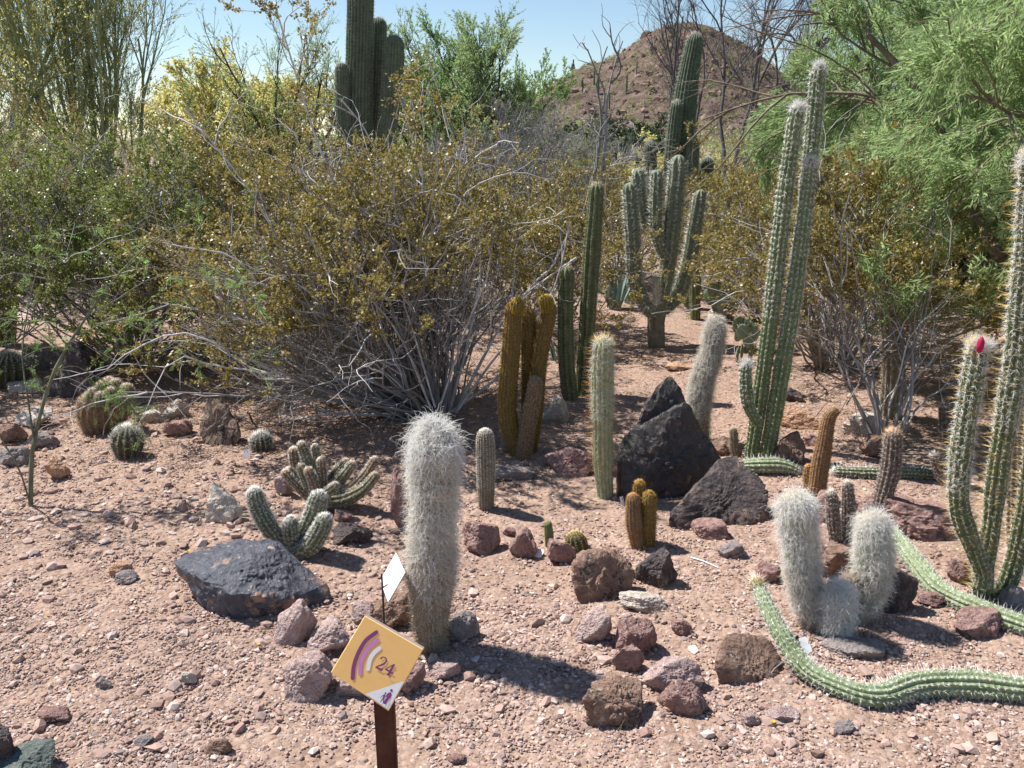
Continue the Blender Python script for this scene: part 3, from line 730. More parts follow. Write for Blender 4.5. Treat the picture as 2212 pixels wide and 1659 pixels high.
# saguaros
SS = [('spines', 'sp_grey', dict(sp=.05, n=3, L=(.02, .045), r=.0016, out=.5))]
ks = dict(ribs=20, depth=.14, sp=.05, wob=.03, res=6)
cactus('saguaro', 'huge saguaro with several upright arms cut off by the top of the picture', (775, 513), [
    dict(p=[(790, 530, 44), (782, 420, 56), (774, 250, 64), (777, 100, 60), (780, -60, 56)], name='trunk', mat='saguaro', kw=dict(ks, ribs=24), sets=SS),
    dict(p=[(775, 345, 22), (752, 320, 30), (742, 250, 32), (738, 136, 28)], name='arm', dy=-.25, mat='saguaro', kw=dict(ks, ribs=14), sets=SS),
    dict(p=[(770, 300, 30), (800, 285, 34), (812, 200, 38), (816, 120, 40), (818, 38, 34)], name='arm', dy=.3, mat='saguaro', kw=ks, sets=SS),
    dict(p=[(790, 360, 28), (828, 320, 36), (843, 220, 46), (850, 140, 46), (852, 76, 40)], name='arm', dy=-.15, mat='saguaro', kw=ks, sets=SS),
    dict(p=[(845, 88, 5), (843, 80, 6), (842, 74, 5)], name='bud', dy=-.15, mat='bright', kw=dict(ribs=6, depth=.1)),
], Y=14)
cactus('saguaro', 'tall leaning saguaro behind the branched cactus with the hill behind it', (1452, 548), [
    dict(p=[(1450, 560, 46), (1458, 420, 60), (1472, 280, 58), (1488, 160, 46), (1504, 72, 36)], name='trunk', mat='saguaro', kw=ks, sets=SS),
    dict(p=[(1452, 470, 24), (1450, 380, 30), (1454, 300, 32), (1463, 218, 28)], name='arm', dy=-.2, mat='saguaro', kw=dict(ks, ribs=14), sets=SS),
    dict(p=[(1448, 450, 20), (1418, 430, 26), (1407, 380, 28), (1404, 305, 26)], name='arm', dy=-.1, mat='saguaro', kw=dict(ks, ribs=14), sets=SS),
    dict(p=[(1462, 430, 26), (1482, 412, 32), (1492, 370, 34), (1498, 296, 26)], name='arm', dy=-.25, mat='saguaro', kw=dict(ks, ribs=14), sets=SS),
    dict(p=[(1470, 440, 26), (1502, 420, 30), (1520, 390, 34), (1530, 340, 28)], name='arm', dy=.1, mat='saguaro', kw=dict(ks, ribs=14), sets=SS),
], Y=12)
# leaning woolly column
cactus('woolly_cactus', 'leaning grey woolly column cactus behind the pointed black boulder', (1515, 960), [
    dict(p=[(1516, 965, 34), (1508, 900, 48), (1518, 820, 52), (1538, 760, 46), (1544, 715, 44), (1549, 690, 34)], name='body', fr=.9, mat='greybody', kw=dict(ribs=16, depth=.14, sp=.016),
         sets=[('wool', 'woolwarm', dict(sp=.014, n=10, L=(.02, .045), r=.0006, out=.35, hair=True, curl=.6, droop=.08, jit=.4)),
               ('wool', 'wool', dict(sp=.012, n=8, L=(.025, .05), r=.0006, out=.4, t0=.3, hair=True, curl=.6, droop=.08, jit=.4)),
               ('spines', 'sp_yellow', dict(sp=.03, n=1, L=(.02, .04), r=.0008, out=.8))])])
# tall twin columns with knobbly ribs
TS = [('spines', 'sp_white', dict(sp=.026, n=5, L=(.006, .015), r=.001, out=.35, up=-.3)), ('spines', 'sp_yellow', dict(sp=.04, n=2, L=(.015, .03), r=.0009, out=.8, t1=.6)),
      ('wool', 'wool', dict(sp=.026, n=6, L=(.010, .022), r=.0010, out=.25, t0=.45, hair=True, curl=.4, droop=.35, segs=3)), ('wool', 'wool', dict(sp=.02, n=7, L=(.02, .045), r=.0008, out=.45, up=.5, t0=.985, hair=True, curl=.35, droop=-.05, segs=3))]
kt = dict(ribs=10, depth=.30, sp=.026, wob=.05, tub=.09, res=6)
cactus('twin_column_cactus', 'very tall cactus of three crowded silvery green columns rising to the upper right', (1640, 990), [
    dict(p=[(1622, 990, 30), (1640, 870, 36), (1668, 660, 36), (1692, 450, 34), (1712, 300, 34), (1724, 228, 30)], fr=.95, mat='bright', kw=kt, sets=TS),
    dict(p=[(1656, 992, 34), (1682, 840, 38), (1712, 660, 36), (1736, 480, 32), (1752, 348, 26)], fr=.95, dy=-.03, mat='bright', kw=kt, sets=TS),
    dict(p=[(1660, 980, 30), (1694, 780, 34), (1734, 500, 36), (1752, 330, 36), (1762, 220, 36), (1769, 142, 32)], fr=.92, dy=.14, mat='bright', kw=kt, sets=TS),
    dict(p=[(1638, 915, 22), (1618, 880, 28), (1611, 830, 30), (1612, 786, 24)], fr=.9, dy=-.06, mat='bright', kw=dict(kt, ribs=9), sets=TS),
])
# brown column with a bent tip
OS = [('spines', 'sp_orange', dict(sp=.01, n=8, L=(.006, .012), r=.0006, out=.4, jit=.3)), ('spines', 'sp_brown', dict(sp=.012, n=4, L=(.006, .012), r=.0006, out=.5, jit=.3))]
cactus('brown_cactus', 'furry orange brown column cactus with a bent tip and a small sibling', (1762, 1085), [
    dict(p=[(1762, 1090, 40), (1770, 1020, 38), (1782, 950, 34), (1790, 905, 28), (1800, 890, 24), (1806, 896, 20)], fr=.95, mat='brownbody', kw=dict(ribs=16, depth=.08), sets=OS),
    dict(p=[(1752, 1072, 26), (1748, 1030, 24), (1747, 1005, 20)], fr=.95, dy=.06, mat='brownbody', kw=dict(ribs=14, depth=.08), sets=OS)])
# grey purple columns
M['mauve'] = body_mat('mauve_cactus_skin', [(.09, .065, .055), (.15, .11, .095), (.22, .165, .14)], 50)
PS = [('spines', 'sp_white', dict(sp=.02, n=5, L=(.012, .024), r=.0006, out=.3, up=-.5)), ('spines', 'sp_brown', dict(sp=.012, n=4, L=(.006, .014), r=.0005, out=.4))]
cactus('column_cactus', 'pair of short dark mauve column cacti behind the twin woolly one', (1815, 1168), [
    dict(p=[(1804, 1170, 28), (1800, 1120, 30), (1796, 1062, 24)], fr=.95, mat='mauve', kw=dict(ribs=12, depth=.16), sets=PS),
    dict(p=[(1830, 1168, 28), (1833, 1100, 30), (1831, 1042, 22)], fr=.95, dy=.02, mat='mauve', kw=dict(ribs=12, depth=.16), sets=PS)])
cactus('column_cactus', 'bent mauve grey column cactus with a bristly top right of the short dark pair', (1896, 1135), [
    dict(p=[(1892, 1140, 34), (1906, 1080, 40), (1922, 1020, 44), (1928, 970, 42), (1930, 930, 36)], name='body', fr=.92, mat='mauve', kw=dict(ribs=13, depth=.18), sets=PS + [('spines', 'sp_orange', dict(sp=.01, n=3, L=(.015, .03), r=.0006, out=.7, t0=.96))])])
# twin woolly cactus
WW = lambda k=1.: [('wool', 'wool', dict(sp=.012, n=8, L=(.025, .05), r=.0007, out=.22, hair=True, curl=.5, droop=.2, jit=.35, t0=.2, segs=5)), ('wool', 'woolwarm', dict(sp=.014, n=6, L=(.025, .045), r=.0006, out=.25, hair=True, curl=.5, droop=.2, jit=.35, t1=.6, segs=5)),
      ('crown_hair', 'wool', dict(sp=.010, n=5, L=(.04, .08), r=.0006, out=.35, t0=.92, hair=True, curl=.4, droop=.25, jit=.35, segs=7)), ('spines', 'sp_yellow', dict(sp=.03, n=2, L=(.02, .035), r=.0006, out=.7))]
kw_ = dict(ribs=18, depth=.2, sp=.014, wob=.08)
cactus('woolly_cactus', 'white woolly cactus with two tall heads and a small shaggy one between them', (1790, 1352), [
    dict(p=[(1762, 1345, 62), (1740, 1280, 70), (1728, 1180, 72), (1724, 1120, 80), (1718, 1072, 70)], fr=.9, mat='palegreen', kw=kw_, sets=WW()),
    dict(p=[(1852, 1325, 56), (1880, 1270, 68), (1888, 1200, 78), (1886, 1118, 72)], fr=.9, dy=.04, mat='palegreen', kw=kw_, sets=WW()),
    dict(p=[(1806, 1356, 50), (1810, 1310, 66), (1812, 1266, 56)], fr=.9, dy=-.06, mat='palegreen', kw=kw_, sets=[('wool', 'wool', dict(sp=.010, n=9, L=(.03, .055), r=.0008, out=.4, hair=True, curl=.4, droop=.18, jit=.35, segs=6))]),
    dict(p=[(1838, 1330, 50), (1842, 1280, 50), (1838, 1240, 44)], fr=.9, dy=.03, mat='cork', kw=dict(ribs=12, depth=.12, tip=.5), sets=[('wool', 'woolwarm', dict(sp=.02, n=6, L=(.02, .04), r=.0005, out=.4, hair=True))]),
])
# creeping cacti
M['creepskin'] = body_mat('light_green_skin', [(.14, .18, .085), (.20, .25, .13), (.28, .33, .20)], 24, patch=[((.32, .26, .17), 10, .60, .68)])
def creeper(name, label, path, kw, bm, sets, wname='body', fr=1.):
    pts = []
    for (u, v, w, lift) in path:
        g = G(u, v); r = w * .5 * px(g) * fr; q = G(u, v + 0, lift + r * .75); q[2] = float(ground_z(q[0], q[1])[0]) + lift + r * .75
        pts.append([*q, r])
    g = np.array(pts[0][:3]); g[2] = 0
    root = empty(name, g, label, 'cactus')
    seed(int(path[0][0])); st = Stem(pts, **kw)
    stem_obj(root, g, st, wname, bm, sets)
    return root
CS = [('spines', 'sp_white', dict(sp=.018, n=9, L=(.007, .016), r=.0007, out=.3)), ('spines', 'sp_white', dict(sp=.018, n=1, L=(.022, .034), r=.0009, out=.8, jit=.25))]
creeper('creeping_cactus', 'long green spiny creeping cactus curving along the front right gravel with its tip raised',
        [(2420, 1500, 56, 0), (2212, 1490, 56, 0), (2090, 1478, 56, .0), (1980, 1480, 54, .0), (1900, 1503, 52, 0), (1830, 1490, 50, 0), (1745, 1448, 46, .01), (1700, 1390, 42, .05), (1664, 1325, 36, .10), (1632, 1252, 22, .16)],
        dict(ribs=12, depth=.22, sp=.018, tub=.09, wob=.09, sd=4), 'creepskin',
        CS + [('spines', 'sp_gold', dict(sp=.006, n=8, L=(.01, .018), r=.0006, out=.5, t0=.975))], fr=.95)
creeper('creeping_cactus', 'second green creeping cactus behind, crawling toward the right picture edge',
        [(2420, 1420, 50, 0), (2212, 1352, 46, 0), (2120, 1318, 46, 0), (2030, 1275, 42, 0), (1985, 1225, 40, .02), (1950, 1180, 36, .03), (1930, 1148, 28, .04)],
        dict(ribs=12, depth=.22, sp=.018, tub=.09, wob=.09, sd=6), 'creepskin', CS, fr=.95)
creeper('creeping_cactus', 'short green cactus stem lying behind the dark blocky boulder',
        [(1608, 1006, 26, .0), (1640, 1005, 32, .01), (1690, 1006, 32, .01), (1728, 1018, 18, 0)],
        dict(ribs=11, depth=.2, sp=.018, sd=6), 'creepskin', CS)
creeper('creeping_cactus', 'thin shaded cactus stem lying on the ground behind the brown column',
        [(2030, 1028, 24, 0), (1960, 1022, 26, 0), (1880, 1022, 26, 0), (1800, 1018, 22, 0)],
        dict(ribs=10, depth=.2, sp=.018, sd=7), 'green', CS)
# right edge giant
RSs = [('spines', 'sp_yellow', dict(sp=.036, n=3, L=(.025, .05), r=.0009, out=.75)), ('spines', 'sp_white', dict(sp=.02, n=6, L=(.01, .02), r=.0007, out=.4))]
RW = [('wool', 'wool', dict(sp=.022, n=6, L=(.012, .028), r=.0009, out=.35, t0=.45, hair=True, curl=.5, droop=.2, segs=3)), ('crown_hair', 'wool', dict(sp=.014, n=8, L=(.02, .05), r=.0008, out=.4, up=.4, t0=.98, hair=True, curl=.4, droop=-.05))]
kr = dict(ribs=10, depth=.27, sp=.03, wob=.06)
cactus('giant_column_cactus', 'big branching cactus with yellow spines at the right picture edge', (2135, 1300), [
    dict(p=[(2122, 1302, 50), (2124, 1230, 52), (2140, 1144, 50), (2155, 1024, 54), (2174, 904, 58), (2192, 784, 58), (2208, 620, 56), (2220, 480, 54), (2228, 335, 46)], fr=.78, mat='green', kw=kr, sets=RSs + RW),
    dict(p=[(2122, 1240, 40), (2098, 1172, 50), (2074, 1100, 54), (2072, 1020, 54), (2087, 904, 54), (2104, 800, 54), (2113, 742, 46)], fr=.78, dy=-.03, mat='green', kw=kr, sets=RSs + RW),
    dict(p=[(2140, 1298, 44), (2175, 1262, 48), (2200, 1180, 48), (2222, 1060, 48), (2240, 900, 46)], fr=.78, dy=.02, mat='green', kw=kr, sets=RSs),
    dict(p=[(2190, 1215, 40), (2192, 1120, 42), (2194, 980, 42), (2200, 830, 40)], fr=.78, dy=.35, mat='mauve', kw=kr, sets=RSs),
])
r0 = G(2135, 1300)
mb = MB(); p0 = AT(2118, 745, r0[1] - .08); V, F = ICO[3]; Vf = V * np.array([.011, .011, .026]) * (1 + .12 * fbm(V * 3, 2, 5))[:, None]
M['bloom'] = mat('crimson_bloom', [(.32, .01, .05), (.45, .02, .09)], 30, .6, .1)
mb.add(Vf + p0, F)
fo = mb.obj('flower', M['bloom'], [o for o in SC.objects if o.name.startswith('giant_column_cactus')][0], off=r0)
# more stems further right and behind
cactus('column_cactus', 'thick pale column cactus blurred behind the right brown shrub', (1925, 900), [
    dict(p=[(1922, 905, 44), (1930, 800, 46), (1926, 660, 46), (1934, 545, 42)], name='body', mat='greybody', kw=dict(ribs=12, depth=.16), sets=[('spines', 'sp_tan', dict(sp=.02, n=5, L=(.015, .03), r=.001, out=.5))])])
cactus('column_cactus', 'short dark stub cactus behind the giant right cactus', (2042, 955), [
    dict(p=[(2044, 1000, 28), (2046, 930, 32), (2042, 872, 26)], name='body', mat='mauve', kw=dict(ribs=12, depth=.16), sets=PS)])
cactus('column_cactus', 'low dark mauve stub cactus left of the giant right cactus', (2040, 1048), [
    dict(p=[(2044, 1055, 24), (2032, 1015, 28), (2018, 978, 24)], name='body', mat='mauve', kw=dict(ribs=12, depth=.16), sets=PS)])
cactus('column_cactus', 'small grey stump cactus in front of the twin column foot', (1590, 985), [
    dict(p=[(1590, 990, 20), (1586, 960, 20), (1584, 925, 16)], name='body', mat='greybody', kw=dict(ribs=10, depth=.2), sets=GB)])
cactus('column_cactus', 'thin dark column cactus far back between prickly pears', (1502, 690), [
    dict(p=[(1502, 692, 20), (1502, 620, 24), (1503, 562, 20)], name='body', mat='green', kw=dict(ribs=9, depth=.25), sets=DS)])
cactus('column_cactus', 'grey leaning column cactus seen through the right brown shrub', (1790, 792), [
    dict(p=[(1786, 830, 24), (1770, 780, 26), (1752, 720, 24)], name='body', mat='greybody', kw=dict(ribs=10, depth=.2), sets=DS)], Y=5.6)
cactus('column_cactus', 'dark column cactus at the left picture edge', (12, 745), [
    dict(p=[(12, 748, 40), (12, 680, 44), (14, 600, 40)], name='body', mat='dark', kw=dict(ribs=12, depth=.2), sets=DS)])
# four stemmed silver cactus
VS = [('spines', 'sp_white', dict(sp=.009, n=8, L=(.008, .018), r=.0007, out=.5, jit=.4)), ('spines', 'sp_grey', dict(sp=.009, n=7, L=(.006, .014), r=.0007, out=.35, jit=.4))]
kv = dict(ribs=13, depth=.1, sp=.012)
cactus('silver_cactus', 'silvery cactus of four bristly stems spreading from one foot behind the flat black boulder', (645, 1195), [
    dict(p=[(640, 1188, 34), (606, 1170, 38), (576, 1130, 42), (556, 1090, 42), (548, 1056, 34)], fr=.88, mat='green', kw=kv, sets=VS),
    dict(p=[(632, 1180, 28), (628, 1150, 36), (628, 1118, 32)], fr=.88, dy=-.01, mat='green', kw=kv, sets=VS),
    dict(p=[(640, 1190, 34), (664, 1140, 42), (680, 1105, 46), (692, 1064, 42)], fr=.88, dy=.04, mat='green', kw=kv, sets=VS),
    dict(p=[(640, 1196, 34), (668, 1180, 42), (690, 1150, 44), (706, 1114, 38)], fr=.88, dy=-.03, mat='green', kw=kv, sets=VS),
])
# finger cactus
FS = [('spines', 'sp_white', dict(sp=.010, n=8, L=(.007, .016), r=.0006, out=.45, jit=.3)), ('spines', 'sp_tan', dict(sp=.012, n=5, L=(.005, .012), r=.0005, out=.45)), ('spines', 'sp_orange', dict(sp=.006, n=8, L=(.006, .012), r=.0005, out=.6, t0=.93))]
M['olivebody'] = body_mat('olive_skin', [(.10, .10, .045), (.15, .14, .07), (.21, .19, .11)], 30)
fing = [((676, 1090), [(676, 1088, 18), (650, 1058, 19), (612, 1018, 18)], 0), ((), [(672, 1085, 18), (650, 1045, 19), (622, 1012, 17)], .03), ((), [(680, 1085, 20), (664, 1045, 22), (648, 1004, 18)], 0), ((), [(682, 1082, 20), (678, 1045, 22), (664, 1012, 19)], -.03),
        ((), [(684, 1078, 24), (672, 1020, 26), (650, 956, 20)], .05), ((), [(684, 1060, 20), (688, 1010, 20), (680, 962, 16)], .09), ((), [(690, 1072, 22), (696, 1040, 24), (694, 990, 20)], .02),
        ((), [(700, 1060, 20), (722, 1030, 26), (750, 994, 20)], .08), ((), [(704, 1058, 20), (732, 1040, 26), (764, 1000, 20)], .04), ((), [(700, 1078, 34), (750, 1062, 30), (786, 1030, 24), (812, 990, 18)], .02),
        ((), [(700, 1084, 34), (744, 1078, 36), (786, 1056, 26), (814, 1024, 18)], -.02), ((), [(702, 1070, 24), (716, 1058, 24), (728, 1046, 20)], -.07), ((), [(668, 1060, 18), (640, 1010, 22), (634, 968, 22)], .14)]
cactus('finger_cactus', 'sprawling clump of slender green finger cacti with orange tips', (690, 1095), [
    dict(p=f[1], dy=f[2], fr=.95, mat='olivebody' if i % 3 else 'brownbody', kw=dict(ribs=9, depth=.14, sp=.011), sets=FS) for i, f in enumerate(fing)])
# golden trio and its neighbours
cactus('golden_cactus', 'three short golden furry cacti growing together right of the round brown boulder', (1388, 1180), [
    dict(p=[(1378, 1182, 34), (1370, 1130, 38), (1367, 1068, 28)], fr=.9, mat='brownbody', kw=dict(ribs=14, depth=.08), sets=[('spines', 'sp_orange', dict(sp=.008, n=7, L=(.006, .012), r=.0005, out=.5)), ('spines', 'sp_brown', dict(sp=.008, n=5, L=(.006, .012), r=.0005, out=.5))]),
    dict(p=[(1388, 1175, 30), (1384, 1110, 32), (1381, 1040, 26)], fr=.9, dy=.05, mat='goldbody', kw=dict(ribs=14, depth=.08), sets=GS),
    dict(p=[(1400, 1178, 34), (1400, 1120, 40), (1403, 1064, 32)], fr=.9, dy=.01, mat='goldbody', kw=dict(ribs=14, depth=.08), sets=GS)])
cactus('seedling_cactus', 'tiny green cactus between two maroon rocks', (1186, 1180), [
    dict(p=[(1187, 1184, 20), (1186, 1155, 21), (1183, 1126, 17)], name='body', fr=.95, mat='bright', kw=dict(ribs=11, depth=.14), sets=[('spines', 'sp_gold', dict(sp=.008, n=5, L=(.003, .007), r=.0004, out=.5))])])
cactus('seedling_cactus', 'tiny yellow topped barrel cactus behind the slanting maroon rock', (1245, 1185), [
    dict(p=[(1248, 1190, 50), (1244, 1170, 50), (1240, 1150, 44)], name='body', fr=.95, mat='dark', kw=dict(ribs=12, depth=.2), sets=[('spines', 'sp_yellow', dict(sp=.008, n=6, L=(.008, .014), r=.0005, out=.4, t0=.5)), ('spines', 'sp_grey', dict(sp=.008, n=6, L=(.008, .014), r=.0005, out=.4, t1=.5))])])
# balls and mounds on the left
BSp = [('spines', 'sp_grey', dict(sp=.014, n=7, L=(.015, .03), r=.0008, out=.55)), ('spines', 'sp_white', dict(sp=.012, n=6, L=(.015, .03), r=.0008, out=.5, t0=.7))]
cactus('barrel_cactus', 'round dark barrel cactus with pale curved spines left of the maroon rock', (276, 985), [
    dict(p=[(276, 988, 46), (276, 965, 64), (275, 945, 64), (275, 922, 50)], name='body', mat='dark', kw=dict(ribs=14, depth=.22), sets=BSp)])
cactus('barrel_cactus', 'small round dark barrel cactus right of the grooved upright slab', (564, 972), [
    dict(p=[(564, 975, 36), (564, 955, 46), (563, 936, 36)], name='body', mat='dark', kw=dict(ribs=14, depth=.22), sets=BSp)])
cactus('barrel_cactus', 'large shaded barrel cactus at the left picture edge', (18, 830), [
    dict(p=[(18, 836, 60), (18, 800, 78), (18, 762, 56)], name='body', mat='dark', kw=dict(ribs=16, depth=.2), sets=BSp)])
cactus('barrel_cactus', 'small shaded barrel cactus behind the left shrub stems', (1178, 690), [
    dict(p=[(622, 780, 40), (622, 760, 50), (622, 738, 40)], name='body', mat='dark', kw=dict(ribs=14, depth=.2), sets=BSp)], Y=6.6) if 0 else None
seed(44)
cactus('mound_cactus', 'shaggy mound of clustered green and brown cactus heads on the left', (215, 932), [
    dict(p=[(215, 935, 60), (208, 890, 80), (212, 850, 70)], fr=.95, mat='brownbody', kw=dict(ribs=16, depth=.1), sets=[('spines', 'sp_tan', dict(sp=.012, n=8, L=(.015, .03), r=.0009, out=.5)), ('spines', 'sp_brown', dict(sp=.014, n=8, L=(.015, .03), r=.0009, out=.5))]),
    dict(p=[(220, 920, 60), (240, 880, 80), (245, 840, 70)], dy=.03, fr=.95, mat='brownbody', kw=dict(ribs=16, depth=.1), sets=[('spines', 'sp_tan', dict(sp=.012, n=8, L=(.015, .03), r=.0009, out=.5)), ('spines', 'sp_brown', dict(sp=.014, n=8, L=(.015, .03), r=.0009, out=.5))])] + [
    dict(p=[(u, v + 26, w), (u, v + 10, w), (u, v, w * .8)], dy=dy, fr=.95, mat='green', kw=dict(ribs=11, depth=.12), sets=[('spines', 'sp_tan', dict(sp=.01, n=9, L=(.01, .022), r=.0008, out=.5))])
    for u, v, w, dy in [(200, 842, 26, -.04), (222, 826, 30, 0), (250, 822, 30, .02), (274, 832, 32, .0), (240, 840, 28, -.06), (262, 850, 30, -.05), (218, 850, 26, -.07), (188, 858, 22, -.03), (280, 856, 26, -.02), (236, 818, 26, .07)]])

# ------------------------------------------------------------------ plants grown level by level
def grow(P, D, L, segs, wander, trop):
    d = unit(np.asarray(D, float)); pts = [np.asarray(P, float)]; st = (np.asarray(L, float) / segs).reshape(-1, 1); tv = np.asarray(trop, float) if np.ndim(trop) else np.array([0, 0, float(trop)])
    for i in range(segs):
        d = unit(d + RNG.normal(size=d.shape) * wander + tv)
        pts.append(pts[-1] + d * st)
    return np.stack(pts, 1)
def sample(pts, t):
    """points and tangents at parameter t (M,) of polylines (M,S,3)"""
    S = pts.shape[1] - 1; x = np.clip(t, 0, .999) * S; i = x.astype(int); f = (x - i)[:, None]; m = np.arange(len(pts))
    a, b = pts[m, i], pts[m, i + 1]
    return a * (1 - f) + b * f, unit(b - a)
def kids(pts, n, t0, t1, ang, spread=.25):
    R = np.repeat(pts, n, 0); t = RNG.uniform(t0, t1, len(R)); P, T = sample(R, t)
    perp = unit(np.cross(T, rnd_unit(len(R)))); a = (ang * (1 + spread * RNG.normal(size=len(R))))[:, None]
    return P, T * np.cos(a) + perp * np.sin(a), t
def taper(pts, r0, r1): return np.linspace(1, 0, pts.shape[1])[None] * (np.asarray(r0).reshape(-1, 1) - r1) * np.ones((len(pts), 1)) + r1

M['twig_grey'] = mat('grey_twig', [(.17, .155, .15), (.27, .25, .25), (.38, .36, .36)], 12, .8, .3, 60, island=[(.14, .125, .12), (.28, .265, .26), (.44, .42, .42)], soft=.6)
M['twig_brown'] = mat('olive_brown_twig', [(.10, .075, .045), (.17, .13, .08), (.24, .20, .14)], 12, .85, 0)
M['branch_pale'] = mat('pale_branch', [(.36, .34, .33), (.52, .50, .50), (.66, .65, .65)], 12, .7, .3, 60)
M['twig_dark'] = mat('dark_bark', [(.05, .04, .038), (.09, .075, .07), (.14, .12, .11)], 12, .9, .5, 50, bdist=.01)
M['twig_green'] = mat('green_bark', [(.19, .23, .11), (.27, .31, .16), (.34, .36, .21)], 12, .8, .2, 50)
M['leaf_creo'] = mat('resinous_leaf', [(.10, .08, .02), (.16, .12, .03)], 30, .42, 0, trans=.42, soft=.95, spec=.5,
    island=[(.15, .135, .03), (.36, .26, .06), (.24, .22, .045), (.47, .36, .11), (.17, .19, .04), (.39, .265, .06), (.29, .26, .06), (.52, .43, .2), (.22, .18, .04), (.70, .63, .48)])
M['leaf_creo_green'] = mat('greener_resinous_leaf', [(.10, .10, .02), (.14, .14, .03)], 30, .42, 0, trans=.42, soft=.95, spec=.5,
    island=[(.11, .16, .03), (.24, .27, .06), (.16, .24, .045), (.34, .34, .10), (.13, .22, .04), (.28, .28, .06), (.36, .38, .14), (.20, .28, .06), (.60, .56, .40)])
def leafm(name, cols, tr=.35): return mat(name, [cols[0], cols[-1]], 30, .6, 0, trans=tr, soft=.95, island=cols, spec=.3)
M['leaf_mesq'] = leafm('mesquite_leaf', [(.22, .33, .12), (.31, .43, .18), (.38, .50, .24), (.26, .38, .15), (.42, .50, .26), (.36, .43, .18)], .6)
M['bark_light'] = mat('light_brown_bark', [(.13, .10, .075), (.21, .165, .125), (.30, .25, .2)], 12, .9, .5, 50, bdist=.01)
M['bark_ash'] = mat('ashy_bark', [(.06, .055, .055), (.11, .10, .10), (.17, .155, .155)], 12, .9, .3, 50)
M['twig_greygreen'] = mat('grey_green_bark', [(.10, .105, .07), (.16, .165, .11), (.22, .22, .16)], 14, .85, .2, 60)
M['leaf_green'] = leafm('bright_leaf', [(.16, .27, .07), (.22, .36, .11), (.31, .43, .16), (.19, .29, .09)], .6)
M['leaf_olive'] = leafm('olive_leaf', [(.19, .23, .09), (.28, .31, .13), (.35, .37, .18), (.24, .25, .09)], .6)
M['leaf_grey'] = leafm('grey_leaf', [(.13, .15, .10), (.19, .2, .14), (.25, .26, .19)])
M['leaf_dark'] = leafm('dark_leaf', [(.02, .05, .015), (.035, .075, .02), (.05, .10, .03)], .2)
M['bloom_yellow'] = leafm('yellow_blossom', [(.55, .50, .16), (.68, .62, .24), (.78, .74, .36), (.60, .52, .12)], .6)
M['straw'] = leafm('dry_straw', [(.30, .22, .12), (.42, .33, .2), (.55, .45, .3)], .2)

def leaf_on(pts, n, t0, t1, L, W, ang=.9, jitter=.004):
    P, D, t = kids(pts, n, t0, t1, ang, .4)
    P = P + RNG.normal(size=P.shape) * (jitter if n < 50 else .022)
    m = len(P)
    return leaves(P, D, RNG.uniform(L[0], L[1], m), RNG.uniform(W[0], W[1], m))

